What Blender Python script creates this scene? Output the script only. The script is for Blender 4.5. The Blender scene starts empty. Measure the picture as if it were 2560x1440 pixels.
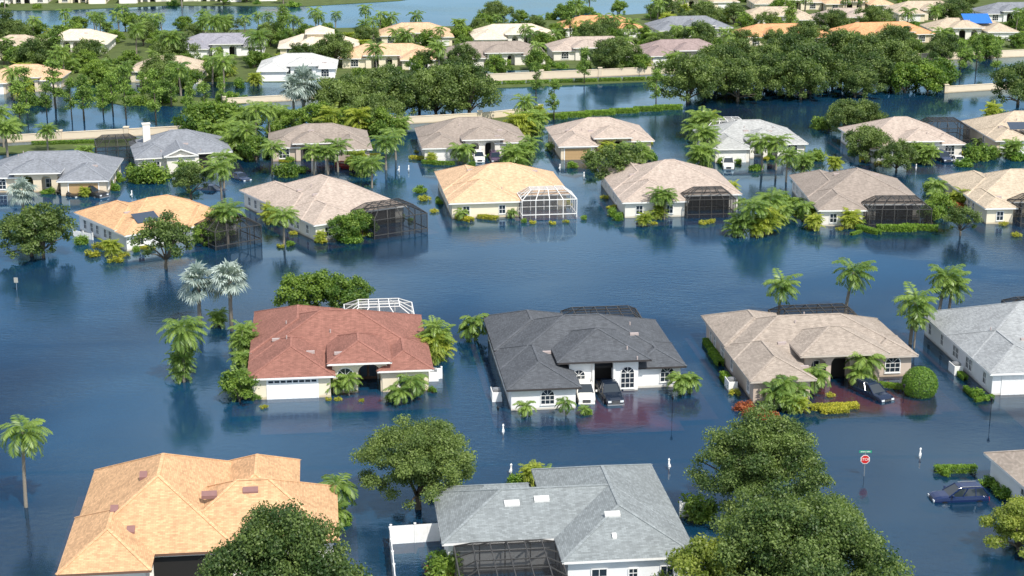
import bpy, math, random
import numpy as np
from mathutils import Vector, Matrix
random.seed(7)
SC=bpy.context.scene; COL=SC.collection
F=4200.0; H=57.0; TH=math.atan(1200/F); CT=math.cos(TH); TT=math.tan(TH)
def gp(px,py,z=0.0):
    """survey point on the level z -> world position"""
    s=(py+480)*CT/(H-z)
    return Vector(((px-1280)/s,(F/CT)/s-(H-z)*TT,z))
# ---------------------------------------------------------------- materials
_M={}
def newmat(name):
    m=bpy.data.materials.new(name); m.use_nodes=True; nt=m.node_tree
    for n in list(nt.nodes): nt.nodes.remove(n)
    return m,nt,nt.nodes,nt.links
def rgba(c): return (c[0],c[1],c[2],1)
def mul(c,k): return tuple(min(1,x*k) for x in c)
def base(name,col,rough=.7,metal=0,spec=.3,noise=.12,scale=3.0):
    if name in _M: return _M[name]
    m,nt,N,L=newmat(name)
    o=N.new('ShaderNodeOutputMaterial'); p=N.new('ShaderNodeBsdfPrincipled')
    p.inputs['Roughness'].default_value=rough; p.inputs['Metallic'].default_value=metal
    p.inputs['Specular IOR Level'].default_value=spec
    t=N.new('ShaderNodeTexCoord'); n=N.new('ShaderNodeTexNoise'); n.inputs['Scale'].default_value=scale; n.inputs['Detail'].default_value=5
    mx=N.new('ShaderNodeMix'); mx.data_type='RGBA'
    mx.inputs[6].default_value=rgba(mul(col,1-noise)); mx.inputs[7].default_value=rgba(mul(col,1+noise))
    L.new(t.outputs['Object'],n.inputs['Vector']); L.new(n.outputs['Fac'],mx.inputs[0]); L.new(mx.outputs[2],p.inputs['Base Color'])
    L.new(p.outputs[0],o.inputs[0]); _M[name]=m; return m
def shingle(name,col):
    if name in _M: return _M[name]
    m,nt,N,L=newmat(name)
    o=N.new('ShaderNodeOutputMaterial'); p=N.new('ShaderNodeBsdfPrincipled'); p.inputs['Roughness'].default_value=.92; p.inputs['Specular IOR Level'].default_value=.12
    t=N.new('ShaderNodeTexCoord'); b=N.new('ShaderNodeTexBrick')
    b.inputs['Scale'].default_value=1; b.inputs['Brick Width'].default_value=.38; b.inputs['Row Height'].default_value=.15
    b.inputs['Mortar Size'].default_value=.012; b.inputs['Mortar Smooth'].default_value=.5
    b.inputs['Color1'].default_value=rgba(mul(col,.83)); b.inputs['Color2'].default_value=rgba(mul(col,1.18)); b.inputs['Mortar'].default_value=rgba(mul(col,.68))
    L.new(t.outputs['UV'],b.inputs['Vector'])
    n=N.new('ShaderNodeTexNoise'); n.inputs['Scale'].default_value=.5; n.inputs['Detail'].default_value=6; n.inputs['Roughness'].default_value=.7
    L.new(t.outputs['Object'],n.inputs['Vector'])
    # rain streaks run down the slope
    sm=N.new('ShaderNodeMapping'); sm.inputs['Scale'].default_value=(2.6,.28,1); L.new(t.outputs['UV'],sm.inputs[0])
    n2=N.new('ShaderNodeTexNoise'); n2.inputs['Scale'].default_value=1; n2.inputs['Detail'].default_value=4
    L.new(sm.outputs[0],n2.inputs['Vector'])
    mr=N.new('ShaderNodeMapRange'); mr.inputs['From Min'].default_value=.3; mr.inputs['From Max'].default_value=.7; mr.inputs['To Min'].default_value=.87; mr.inputs['To Max'].default_value=1.1
    mr2=N.new('ShaderNodeMapRange'); mr2.inputs['From Min'].default_value=.3; mr2.inputs['From Max'].default_value=.7; mr2.inputs['To Min'].default_value=.91; mr2.inputs['To Max'].default_value=1.08
    L.new(n.outputs['Fac'],mr.inputs[0]); L.new(n2.outputs['Fac'],mr2.inputs[0])
    mm=N.new('ShaderNodeMath'); mm.operation='MULTIPLY'; L.new(mr.outputs[0],mm.inputs[0]); L.new(mr2.outputs[0],mm.inputs[1])
    v=N.new('ShaderNodeVectorMath'); v.operation='SCALE'; L.new(b.outputs['Color'],v.inputs[0]); L.new(mm.outputs[0],v.inputs['Scale'])
    L.new(v.outputs[0],p.inputs['Base Color'])
    L.new(p.outputs[0],o.inputs[0]); _M[name]=m; return m
def stucco(name,col):
    if name in _M: return _M[name]
    m,nt,N,L=newmat(name)
    o=N.new('ShaderNodeOutputMaterial'); p=N.new('ShaderNodeBsdfPrincipled'); p.inputs['Roughness'].default_value=.85; p.inputs['Specular IOR Level'].default_value=.2
    t=N.new('ShaderNodeTexCoord'); g=N.new('ShaderNodeNewGeometry'); sx=N.new('ShaderNodeSeparateXYZ'); L.new(g.outputs['Position'],sx.inputs[0])
    n=N.new('ShaderNodeTexNoise'); n.inputs['Scale'].default_value=1.2; n.inputs['Detail'].default_value=6; L.new(t.outputs['Object'],n.inputs['Vector'])
    mx=N.new('ShaderNodeMix'); mx.data_type='RGBA'; mx.inputs[6].default_value=rgba(mul(col,.92)); mx.inputs[7].default_value=rgba(mul(col,1.06))
    L.new(n.outputs['Fac'],mx.inputs[0])
    a=N.new('ShaderNodeMath'); a.operation='MULTIPLY_ADD'; a.inputs[1].default_value=.35; a.inputs[2].default_value=-.1; L.new(n.outputs['Fac'],a.inputs[0])
    mr=N.new('ShaderNodeMapRange'); mr.inputs['To Min'].default_value=.6; mr.inputs['To Max'].default_value=0
    L.new(sx.outputs['Z'],mr.inputs[0]); L.new(a.outputs[0],mr.inputs['From Min'])
    a2=N.new('ShaderNodeMath'); a2.operation='ADD'; a2.inputs[1].default_value=.22; L.new(a.outputs[0],a2.inputs[0]); L.new(a2.outputs[0],mr.inputs['From Max'])
    m2=N.new('ShaderNodeMix'); m2.data_type='RGBA'; L.new(mr.outputs[0],m2.inputs[0]); L.new(mx.outputs[2],m2.inputs[6]); m2.inputs[7].default_value=rgba((col[0]*.5,col[1]*.42,col[2]*.3))
    L.new(m2.outputs[2],p.inputs['Base Color']); L.new(p.outputs[0],o.inputs[0]); _M[name]=m; return m
def leafmat(name,dark,light,trans=.3,rough=.5):
    if name in _M: return _M[name]
    m,nt,N,L=newmat(name)
    o=N.new('ShaderNodeOutputMaterial'); p=N.new('ShaderNodeBsdfPrincipled'); p.inputs['Roughness'].default_value=rough; p.inputs['Specular IOR Level'].default_value=.4
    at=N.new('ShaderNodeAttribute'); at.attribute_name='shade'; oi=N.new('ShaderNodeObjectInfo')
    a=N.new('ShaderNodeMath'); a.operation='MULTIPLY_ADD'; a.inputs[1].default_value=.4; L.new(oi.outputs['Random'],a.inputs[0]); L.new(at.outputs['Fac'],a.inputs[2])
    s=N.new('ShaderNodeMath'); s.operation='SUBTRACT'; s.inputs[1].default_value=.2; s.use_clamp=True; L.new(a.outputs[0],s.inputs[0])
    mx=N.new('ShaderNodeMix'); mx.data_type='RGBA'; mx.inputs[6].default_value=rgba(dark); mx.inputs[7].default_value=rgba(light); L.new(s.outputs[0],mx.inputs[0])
    L.new(mx.outputs[2],p.inputs['Base Color'])
    tr=N.new('ShaderNodeBsdfTranslucent'); v=N.new('ShaderNodeVectorMath'); v.operation='MULTIPLY'; v.inputs[1].default_value=(1.5,1.7,.7); L.new(mx.outputs[2],v.inputs[0]); L.new(v.outputs[0],tr.inputs[0])
    ms=N.new('ShaderNodeMixShader'); ms.inputs[0].default_value=trans; L.new(p.outputs[0],ms.inputs[1]); L.new(tr.outputs[0],ms.inputs[2])
    L.new(ms.outputs[0],o.inputs[0]); _M[name]=m; return m
def screenmat(name,col,fac):
    if name in _M: return _M[name]
    m,nt,N,L=newmat(name)
    o=N.new('ShaderNodeOutputMaterial'); d=N.new('ShaderNodeBsdfDiffuse'); d.inputs[0].default_value=rgba(col); t=N.new('ShaderNodeBsdfTransparent')
    ms=N.new('ShaderNodeMixShader'); ms.inputs[0].default_value=fac; L.new(t.outputs[0],ms.inputs[1]); L.new(d.outputs[0],ms.inputs[2]); L.new(ms.outputs[0],o.inputs[0]); _M[name]=m; return m
def watermat():
    m,nt,N,L=newmat('flood_water')
    o=N.new('ShaderNodeOutputMaterial'); t=N.new('ShaderNodeTexCoord')
    mp=N.new('ShaderNodeMapping'); mp.inputs['Scale'].default_value=(.5,1.0,1); mp.inputs['Rotation'].default_value=(0,0,.45); L.new(t.outputs['Object'],mp.inputs[0])
    n1=N.new('ShaderNodeTexNoise'); n1.inputs['Scale'].default_value=1.5; n1.inputs['Detail'].default_value=5; n1.inputs['Roughness'].default_value=.62; L.new(mp.outputs[0],n1.inputs['Vector'])
    big=N.new('ShaderNodeTexNoise'); big.inputs['Scale'].default_value=.028; big.inputs['Detail'].default_value=5; big.inputs['Distortion'].default_value=1.4; L.new(mp.outputs[0],big.inputs['Vector'])
    mr=N.new('ShaderNodeMapRange'); mr.inputs['From Min'].default_value=.42; mr.inputs['From Max'].default_value=.62; mr.inputs['To Min'].default_value=.08; mr.inputs['To Max'].default_value=.9; L.new(big.outputs['Fac'],mr.inputs[0])
    bp=N.new('ShaderNodeBump'); bp.inputs['Distance'].default_value=.055; L.new(mr.outputs[0],bp.inputs['Strength']); L.new(n1.outputs['Fac'],bp.inputs['Height'])
    gl=N.new('ShaderNodeBsdfGlossy'); gl.inputs['Roughness'].default_value=.05; gl.inputs[0].default_value=(.66,.88,1,1); L.new(bp.outputs[0],gl.inputs['Normal'])
    tr=N.new('ShaderNodeBsdfTransparent'); tr.inputs[0].default_value=(.68,.47,.25,1)
    b2=N.new('ShaderNodeTexNoise'); b2.inputs['Scale'].default_value=.013; b2.inputs['Detail'].default_value=4; b2.inputs['Distortion'].default_value=.6; L.new(t.outputs['Object'],b2.inputs['Vector'])
    cr=N.new('ShaderNodeMix'); cr.data_type='RGBA'; cr.inputs[6].default_value=(.004,.028,.066,1); cr.inputs[7].default_value=(.012,.092,.20,1)
    m3=N.new('ShaderNodeMapRange'); m3.inputs['From Min'].default_value=.38; m3.inputs['From Max'].default_value=.60; L.new(b2.outputs['Fac'],m3.inputs[0]); L.new(m3.outputs[0],cr.inputs[0])
    df=N.new('ShaderNodeBsdfDiffuse'); L.new(cr.outputs[2],df.inputs[0])
    m1=N.new('ShaderNodeMixShader'); m1.inputs[0].default_value=.48; L.new(tr.outputs[0],m1.inputs[1]); L.new(df.outputs[0],m1.inputs[2])
    fr=N.new('ShaderNodeFresnel'); fr.inputs['IOR'].default_value=1.50; L.new(bp.outputs[0],fr.inputs['Normal'])
    m2=N.new('ShaderNodeMixShader'); L.new(fr.outputs[0],m2.inputs[0]); L.new(m1.outputs[0],m2.inputs[1]); L.new(gl.outputs[0],m2.inputs[2]); L.new(m2.outputs[0],o.inputs[0]); return m

GLASS=base('window_glass',(.02,.03,.04),.06,0,.7,.2); WHITE=base('white_paint',(.84,.83,.80),.5); BRONZE=base('bronze_metal',(.06,.058,.055),.5)
DARK=base('dark_opening',(.02,.018,.016),.6); TRIMB=base('brown_trim',(.16,.09,.06),.6); BLACKP=base('black_plastic',(.015,.015,.016),.4)
SCRD=screenmat('dark_screen',(.035,.036,.038),.40); SCRL=screenmat('light_screen',(.18,.18,.18),.30)
BARK=base('bark',(.12,.10,.075),.9,noise=.4,scale=6); PBARK=base('palm_bark',(.24,.21,.17),.9,noise=.35,scale=8)
GREYM=base('grey_metal',(.4,.41,.42),.4,.6); VENTM=base('vent_metal',(.45,.38,.36),.6)
# ---------------------------------------------------------------- mesh builder
class MB:
    def __init__(s): s.v=[]; s.f=[]; s.m=[]
    def poly(s,pts,m=0):
        b=len(s.v); s.v+= [tuple(p) for p in pts]; s.f.append(tuple(range(b,b+len(pts)))); s.m.append(m)
    def box(s,x0,x1,y0,y1,z0,z1,m=0):
        b=len(s.v)
        s.v+=[(x0,y0,z0),(x1,y0,z0),(x1,y1,z0),(x0,y1,z0),(x0,y0,z1),(x1,y0,z1),(x1,y1,z1),(x0,y1,z1)]
        for f in ((0,3,2,1),(4,5,6,7),(0,1,5,4),(1,2,6,5),(2,3,7,6),(3,0,4,7)): s.f.append(tuple(b+i for i in f)); s.m.append(m)
    def beam(s,p,q,w,m=0,h=None):
        p=Vector(p); q=Vector(q); d=(q-p)
        if d.length<1e-4: return
        d.normalize(); up=Vector((0,0,1)) if abs(d.z)<.95 else Vector((1,0,0))
        a=d.cross(up).normalized()*w/2; c=a.cross(d).normalized()*(h or w)/2; b=len(s.v)
        for e in (p,q): s.v+=[tuple(e-a-c),tuple(e+a-c),tuple(e+a+c),tuple(e-a+c)]
        for f in ((0,1,2,3),(7,6,5,4),(0,4,5,1),(1,5,6,2),(2,6,7,3),(3,7,4,0)): s.f.append(tuple(b+i for i in f)); s.m.append(m)
    def tube(s,pts,rad,n=7,m=0,cap=True):
        b=len(s.v); k=len(pts)
        for i,p in enumerate(pts):
            p=Vector(p); d=(Vector(pts[min(i+1,k-1)])-Vector(pts[max(i-1,0)])).normalized()
            up=Vector((1,0,0)) if abs(d.z)>.8 else Vector((0,0,1)); a=d.cross(up).normalized(); c=d.cross(a)
            for j in range(n):
                t=2*math.pi*j/n; s.v.append(tuple(p+(a*math.cos(t)+c*math.sin(t))*rad[i]))
        for i in range(k-1):
            for j in range(n): s.f.append((b+i*n+j,b+i*n+(j+1)%n,b+(i+1)*n+(j+1)%n,b+(i+1)*n+j)); s.m.append(m)
        if cap: s.f.append(tuple(b+(k-1)*n+j for j in range(n))); s.m.append(m); s.f.append(tuple(b+n-1-j for j in range(n))); s.m.append(m)
    def loft(s,rings,m=0):
        b=len(s.v); n=len(rings[0])
        for r in rings: s.v+=[tuple(p) for p in r]
        for i in range(len(rings)-1):
            for j in range(n): s.f.append((b+i*n+j,b+(i+1)*n+j,b+(i+1)*n+(j+1)%n,b+i*n+(j+1)%n)); s.m.append(m)
        s.f.append(tuple(b+j for j in range(n))); s.m.append(m); s.f.append(tuple(b+(len(rings)-1)*n+n-1-j for j in range(n))); s.m.append(m)
    def mesh(s,name,mats,smooth=False):
        me=bpy.data.meshes.new(name); me.from_pydata(s.v,[],s.f)
        for m in mats: me.materials.append(m)
        me.polygons.foreach_set('material_index',s.m)
        if smooth: me.polygons.foreach_set('use_smooth',[True]*len(s.f))
        uv=me.uv_layers.new(name='UVMap'); V=s.v; k=0; data=[0.0]*(2*sum(len(f) for f in s.f))
        for p in me.polygons:
            n=p.normal
            if abs(n.z)>.999: u=Vector((1,0,0)); w=Vector((0,1,0))
            else: u=Vector((-n.y,n.x,0)).normalized(); w=n.cross(u)
            for vi in p.vertices:
                c=Vector(V[vi]); data[k]=c.dot(u); data[k+1]=c.dot(w); k+=2
        uv.data.foreach_set('uv',data); me.update(); return me
    def obj(s,name,mats,parent=None,loc=(0,0,0),rz=0,smooth=False):
        return mk(name,s.mesh(name,mats,smooth),parent,loc,rz)
def mk(name,me,parent=None,loc=(0,0,0),rz=0,sc=None):
    o=bpy.data.objects.new(name,me); o.location=loc; o.rotation_euler=(0,0,rz)
    if sc: o.scale=sc
    if parent: o.parent=parent
    COL.objects.link(o); return o
def tag(o,label,cat,group=None):
    o['label']=label; o['category']=cat
    if group: o['group']=group
    return o
# ---------------------------------------------------------------- setting
def sheet(name,pts,mat):
    b=MB(); b.poly(pts); o=b.obj(name,[mat]); o['kind']='structure'; return o
S=4000
mud=base('mud_ground',(.06,.050,.032),.95,noise=.5,scale=.15)
sheet('ground',[(-S,-300,-1.1),(S,-300,-1.1),(S,S*1.5,-1.1),(-S,S*1.5,-1.1)],mud)
sheet('water',[(-S,-300,0),(S,-300,0),(S,S*1.5,0),(-S,S*1.5,0)],watermat())
asph=base('asphalt',(.05,.05,.05),.9,scale=.8)
grass=base('grass',(.085,.115,.032),.95,noise=.5,scale=.35)
def strip(name,pp,w,z,mat):
    P=[gp(*p) for p in pp]; b=MB()
    for i in range(len(P)-1):
        d=(P[i+1]-P[i]).normalized(); n=Vector((-d.y,d.x,0))*w/2
        b.poly([P[i]-n+Vector((0,0,z)),P[i+1]-n+Vector((0,0,z)),P[i+1]+n+Vector((0,0,z)),P[i]+n+Vector((0,0,z))])
    o=b.obj(name,[mat]); o['kind']='structure'; return o
strip('road',[(-400,1130),(3000,1070)],8,-.62,asph)
strip('road',[(-400,520),(900,430),(3000,425)],7,-.62,asph)
strip('road',[(-400,285),(700,275),(3000,185)],12,-.62,asph)
def land(name,pp,z=.12):
    b=MB(); P=[gp(*p) for p in pp]; b.poly([(p.x,p.y,z) for p in P])
    n=len(P)
    for i in range(n):
        a=P[i];c=P[(i+1)%n]; b.poly([(a.x,a.y,-1),(c.x,c.y,-1),(c.x,c.y,z),(a.x,a.y,z)])
    o=b.obj(name,[grass]); o['kind']='structure'
land('lawn',[(-700,232),(60,228),(200,205),(700,205),(1180,178),(1700,165),(2050,150),(3300,110),(3600,-200),(1900,-200),(1680,30),(1150,66),(500,76),(-600,98)])
land('lawn',[(-1200,28),(150,26),(420,14),(760,16),(1000,2),(1250,-40),(1400,-240),(-2500,-240)])
land('grass_verge',[(215,246),(330,232),(640,256),(540,268),(300,262)])
land('grass_verge',[(1130,305),(1400,281),(1700,264),(1700,272),(1400,292),(1130,318)])
land('grass_verge',[(-60,372),(240,352),(500,345),(520,360),(250,368),(-60,392)])
land('grass_verge',[(1210,212),(1500,200),(1730,192),(1730,200),(1500,210),(1210,222)])
# ---------------------------------------------------------------- house parts
def mapf(face,x,y):
    if face=='f': return lambda u,n,z:(x+u,y-n,z)
    if face=='b': return lambda u,n,z:(x-u,y+n,z)
    if face=='l': return lambda u,n,z:(x-n,y-u,z)
    return lambda u,n,z:(x+n,y+u,z)
def pbox(mb,fn,u0,u1,n0,n1,z0,z1,m=0):
    P=[fn(u0,n1,z0),fn(u1,n1,z0),fn(u1,n0,z0),fn(u0,n0,z0),fn(u0,n1,z1),fn(u1,n1,z1),fn(u1,n0,z1),fn(u0,n0,z1)]
    b=len(mb.v); mb.v+=P
    for f in ((0,3,2,1),(4,5,6,7),(0,1,5,4),(1,2,6,5),(2,3,7,6),(3,0,4,7)): mb.f.append(tuple(b+i for i in f)); mb.m.append(m)
def window(par,x,y,face,w,h,z0,arch=False,fm=None,cols=2,rows=2):
    fn=mapf(face,x,y); fm=fm or WHITE; b=MB()
    out=[(-w/2,z0),(w/2,z0),(w/2,z0+h)]
    if arch:
        for i in range(1,10): a=math.pi*i/10; out.append((w/2*math.cos(a),z0+h+w/2*math.sin(a)))
    out.append((-w/2,z0+h))
    b.poly([fn(u,.02,z) for u,z in out]); wo=b.obj('window',[GLASS],par)
    f=MB(); k=len(out); t=.09
    for i in range(k):
        a=out[i];c=out[(i+1)%k]; f.beam(fn(a[0],.04,a[1]),fn(c[0],.04,c[1]),t)
    for i in range(1,cols): u=-w/2+w*i/cols; f.beam(fn(u,.035,z0),fn(u,.035,z0+h),.045)
    for i in range(1,rows+(1 if arch else 0)): z=z0+h*i/rows; f.beam(fn(-w/2,.033,z),fn(w/2,.033,z),.045)
    if arch:
        for a in (math.pi/4,math.pi/2,3*math.pi/4): f.beam(fn(0,.034,z0+h),fn(w/2*math.cos(a),.034,z0+h+w/2*math.sin(a)),.04)
    pbox(f,fn,-w/2-.08,w/2+.08,0,.1,z0-.12,z0-.045)
    f.obj('frame',[fm],wo)
def garage(par,x,y,face,w,h,mat,lites=False):
    fn=mapf(face,x,y); b=MB(); pbox(b,fn,-w/2,w/2,.0,.03,-.9,h,0)
    for r in range(4):
        z0=h-(r+1)*.55
        for c in range(8):
            u=-w/2+w*(c+.1)/8; pbox(b,fn,u,u+w*.8/8,.028,.05,z0+.06+(.2 if lites and r==0 else 0),z0+.49,1 if (lites and r==0) else 0)
    g=b.obj('garage_door',[mat,GLASS],par)
    f=MB(); pbox(f,fn,-w/2-.14,-w/2,0,.07,-.9,h); pbox(f,fn,w/2,w/2+.14,0,.07,-.9,h); pbox(f,fn,-w/2-.14,w/2+.14,0,.071,h,h+.14); f.obj('frame',[WHITE],g)
def door(par,x,y,face,w,h,mat):
    fn=mapf(face,x,y); b=MB(); pbox(b,fn,-w/2,w/2,0,.05,-.5,h,0)
    n=2 if w>1.3 else 1
    for i in range(n):
        u0=-w/2+w*i/n+.12; u1=-w/2+w*(i+1)/n-.12; pbox(b,fn,u0,u1,.048,.06,.3,h-.2,1)
    d=b.obj('door',[mat,GLASS],par); hb=MB(); pbox(hb,fn,.06,.1,.06,.12,.4,.62); hb.obj('handle',[GREYM],d)
    f=MB(); pbox(f,fn,-w/2-.1,-w/2,0,.08,-.5,h); pbox(f,fn,w/2,w/2+.1,0,.08,-.5,h); pbox(f,fn,-w/2-.1,w/2+.1,0,.081,h,h+.1); f.obj('frame',[WHITE],d)
def archpanel(mb,x0,x1,y,t,z1,ops):
    cur=x0
    for cx,w,zs in ops:
        mb.box(cur,cx-w/2,y,y+t,-.9,z1); r=w/2; ry=min(r,z1-zs-.2); n=10
        for i in range(n):
            a0=math.pi-math.pi*i/n; a1=math.pi-math.pi*(i+1)/n
            A=(cx+r*math.cos(a0),zs+ry*math.sin(a0)); B=(cx+r*math.cos(a1),zs+ry*math.sin(a1))
            mb.poly([(A[0],y,A[1]),(B[0],y,B[1]),(B[0],y,z1),(A[0],y,z1)]); mb.poly([(B[0],y+t,B[1]),(A[0],y+t,A[1]),(A[0],y+t,z1),(B[0],y+t,z1)])
            mb.poly([(A[0],y+t,A[1]),(B[0],y+t,B[1]),(B[0],y,B[1]),(A[0],y,A[1])])
        cur=cx+w/2
    mb.box(cur,x1,y,y+t,-.9,z1)
def cage(par,x0,x1,y0,y1,h1,h2,ins,white=False,name='screen_enclosure',bw=.09):
    fm=WHITE if white else BRONZE; fr=MB(); sc=MB()
    nx=max(2,round((x1-x0)/1.9)); ny=max(2,round((y1-y0)/1.9))
    X=[x0+(x1-x0)*i/nx for i in range(nx+1)]; Y=[y0+(y1-y0)*i/ny for i in range(ny+1)]
    xi=[x0+ins+(x1-x0-2*ins)*i/nx for i in range(nx+1)]; yi=[y0+ins+(y1-y0-2*ins)*i/ny for i in range(ny+1)]
    for i in range(nx+1):
        for (ya,yb) in ((y0,y0+ins),(y1,y1-ins)):
            fr.beam((X[i],ya,-.8),(X[i],ya,h1),bw); fr.beam((X[i],ya,h1),(xi[i],yb,h2),bw)
        fr.beam((xi[i],y0+ins,h2),(xi[i],y1-ins,h2),bw*.9)
    for j in range(ny+1):
        for (xa,xb) in ((x0,x0+ins),(x1,x1-ins)):
            if 0<j<ny: fr.beam((xa,Y[j],-.8),(xa,Y[j],h1),bw); fr.beam((xa,Y[j],h1),(xb,yi[j],h2),bw)
        fr.beam((x0+ins,yi[j],h2),(x1-ins,yi[j],h2),bw*.9)
    for z in (.55,h1):
        fr.beam((x0,y0,z),(x1,y0,z),bw*1.1); fr.beam((x0,y1,z),(x1,y1,z),bw*1.1); fr.beam((x0,y0,z),(x0,y1,z),bw*1.1); fr.beam((x1,y0,z),(x1,y1,z),bw*1.1)
    a=[(x0,y0),(x1,y0),(x1,y1),(x0,y1)]; c=[(x0+ins,y0+ins),(x1-ins,y0+ins),(x1-ins,y1-ins),(x0+ins,y1-ins)]
    for i in range(4):
        p,q=a[i],a[(i+1)%4]; r,s_=c[i],c[(i+1)%4]
        sc.poly([(p[0],p[1],-.5),(q[0],q[1],-.5),(q[0],q[1],h1),(p[0],p[1],h1)]); sc.poly([(p[0],p[1],h1),(q[0],q[1],h1),(s_[0],s_[1],h2),(r[0],r[1],h2)])
    sc.poly([(r[0],r[1],h2) for r in c])
    fo=fr.obj(name,[fm],par); sc.obj('screen',[SCRL if white else SCRD],fo)
HR=[]; HP=[]
def house(anchor,yaw,wings,roof,wall,label,feats=(),cages=(),fascia=None,pitch=.42,autowin=True,vents=4,garmat=None,seed=0,off=(0,0),fm=None,group='houses standing in the floodwater'):
    rn=random.Random(seed+int(anchor[0])); A=gp(*anchor); yw=math.radians(yaw)
    R=Matrix.Rotation(yw,3,'Z'); A=A+R@Vector((off[0],off[1],0)); A.z=0
    e=bpy.data.objects.new('house',None); e.empty_display_size=.5; e.location=A; e.rotation_euler=(0,0,yw); COL.objects.link(e)
    tag(e,label,'house',group)
    rb=MB(); fb=MB(); wb=MB(); o=.5; xs=[];ys=[]
    for i,w in enumerate(wings):
        x0,x1,y0,y1,ev=w[:5]; kind=w[5] if len(w)>5 else 'h'; solid=w[6] if len(w)>6 else True
        xs+=[x0,x1]; ys+=[y0,y1]; d=i*.004
        if solid: wb.box(x0+d,x1-d,y0+d,y1-d,-.95,ev-.1-d)
        X0,X1,Y0,Y1=x0-o-d,x1+o+d,y0-o-d,y1+o+d; W=X1-X0; D=Y1-Y0; ez=ev+d
        c=[(X0,Y0,ez),(X1,Y0,ez),(X1,Y1,ez),(X0,Y1,ez)]
        if kind=='g':
            h=pitch*W/2; r0=((X0+X1)/2,Y0,ez+h); r1=((X0+X1)/2,Y1-W/2,ez+h)
            rb.poly([c[3],c[0],r0,r1]); rb.poly([c[1],c[2],r1,r0]); rb.poly([c[2],c[3],r1])
            caps=[(r0,r1),(c[2],r1),(c[3],r1)]
            wb.poly([(X0+.6,y0+.01,ev-.1),(X1-.6,y0+.01,ev-.1),((X0+X1)/2,y0+.01,ez+h-.28)])
            fb.beam(Vector(c[0])-Vector((0,0,.1)),Vector(r0)-Vector((0,0,.1)),.09,0,.2); fb.beam(Vector(c[1])-Vector((0,0,.1)),Vector(r0)-Vector((0,0,.1)),.09,0,.2)
        else:
            if W>=D: h=pitch*D/2; ym=(Y0+Y1)/2; r0=(X0+D/2,ym,ez+h); r1=(X1-D/2+.02,ym,ez+h)
            else: h=pitch*W/2; xm=(X0+X1)/2; r0=(xm,Y0+W/2,ez+h); r1=(xm,Y1-W/2,ez+h)
            if W>=D:
                rb.poly([c[0],c[1],r1,r0]); rb.poly([c[1],c[2],r1]); rb.poly([c[2],c[3],r0,r1]); rb.poly([c[3],c[0],r0]); caps=[(r0,r1),(c[0],r0),(c[3],r0),(c[1],r1),(c[2],r1)]
            else:
                rb.poly([c[0],c[1],r0]); rb.poly([c[1],c[2],r1,r0]); rb.poly([c[2],c[3],r1]); rb.poly([c[3],c[0],r0,r1]); caps=[(r0,r1),(c[0],r0),(c[1],r0),(c[2],r1),(c[3],r1)]
        for p,q in caps: rb.beam(p,q,.26,1,.05)
        t=.05; g=.2
        fb.box(X0,X1,Y0,Y0+t,ez-g,ez-.004); fb.box(X0,X1,Y1-t,Y1,ez-g,ez-.004); fb.box(X0,X0+t,Y0+t,Y1-t,ez-g,ez-.004); fb.box(X1-t,X1,Y0+t,Y1-t,ez-g,ez-.004)
        fb.poly([(X0+t,Y0+t,ez-g+.03),(X0+t,Y1-t,ez-g+.03),(X1-t,Y1-t,ez-g+.03),(X1-t,Y0+t,ez-g+.03)])
    rm=shingle('roof_%s'%roof[0],roof[1]); rc=shingle('cap_%s'%roof[0],mul(roof[1],1.15))
    ro=rb.obj('roof',[rm,rc],e); fb.obj('fascia',[fascia or WHITE],ro)
    inside=lambda px,py: any(w[0]<px<w[1] and w[2]<py<w[3] for w in wings)
    used=[]
    for f in feats:
        k=f[0]
        if k=='win': window(e,*f[1:],fm=fm) if len(f)<=8 else window(e,*f[1:8],fm=fm,cols=f[8],rows=f[9]); used.append((f[1],f[2],f[4]))
        elif k=='garage': garage(e,f[1],f[2],f[3],f[4],f[5],garmat or WHITE,len(f)>6); used.append((f[1],f[2],f[4]+1))
        elif k=='door': door(e,f[1],f[2],f[3],f[4],f[5],TRIMB); used.append((f[1],f[2],f[4]+.6))
        elif k=='slab': b=MB(); fn=mapf(f[3],f[1],f[2]); pbox(b,fn,-f[4]/2,f[4]/2,0,.03,-.6,f[5]); b.obj('door',[DARK],e); used.append((f[1],f[2],f[4]+.6))
        elif k=='arch': archpanel(wb,*f[1:])
        elif k=='wbox': wb.box(*f[1:])
        elif k=='ac':
            b=MB(); x,y=f[1],f[2]; b.box(x-.5,x+.5,y-.9,y+.9,-.9,.35); b.box(x-.5,x-.42,y-.9,y+.9,.35,1.0); b.box(x-.42,x+.42,y-.9,y-.82,.35,1.0); a=b.obj('equipment_platform',[WHITE],e)
            b=MB(); b.box(x-.35,x+.4,y-.35,y+.4,.352,1.1); b.tube([(x,y,1.1),(x,y,1.16)],[.3,.3],12); b.obj('air_conditioner',[GREYM],a)
        elif k=='chimney':
            b=MB(); x,y,z=f[1:4]; b.box(x-.6,x+.6,y-.45,y+.45,2.5,z); b.box(x-.7,x+.7,y-.55,y+.55,z,z+.15); b.obj('chimney',[stucco('wall_%s'%wall[0],wall[1])],ro)
        elif k=='slab_roof':
            x,y,z,w,h=f[1:6]; b=MB(); b.poly([(x,y,z),(x+w,y,z),(x+w,y+h,z+h*pitch),(x,y+h,z+h*pitch)]); b.poly([(x,y,z-.1),(x+w,y,z-.1),(x+w,y,z),(x,y,z)])
            b.obj(f[6],[f[7]],ro)
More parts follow.
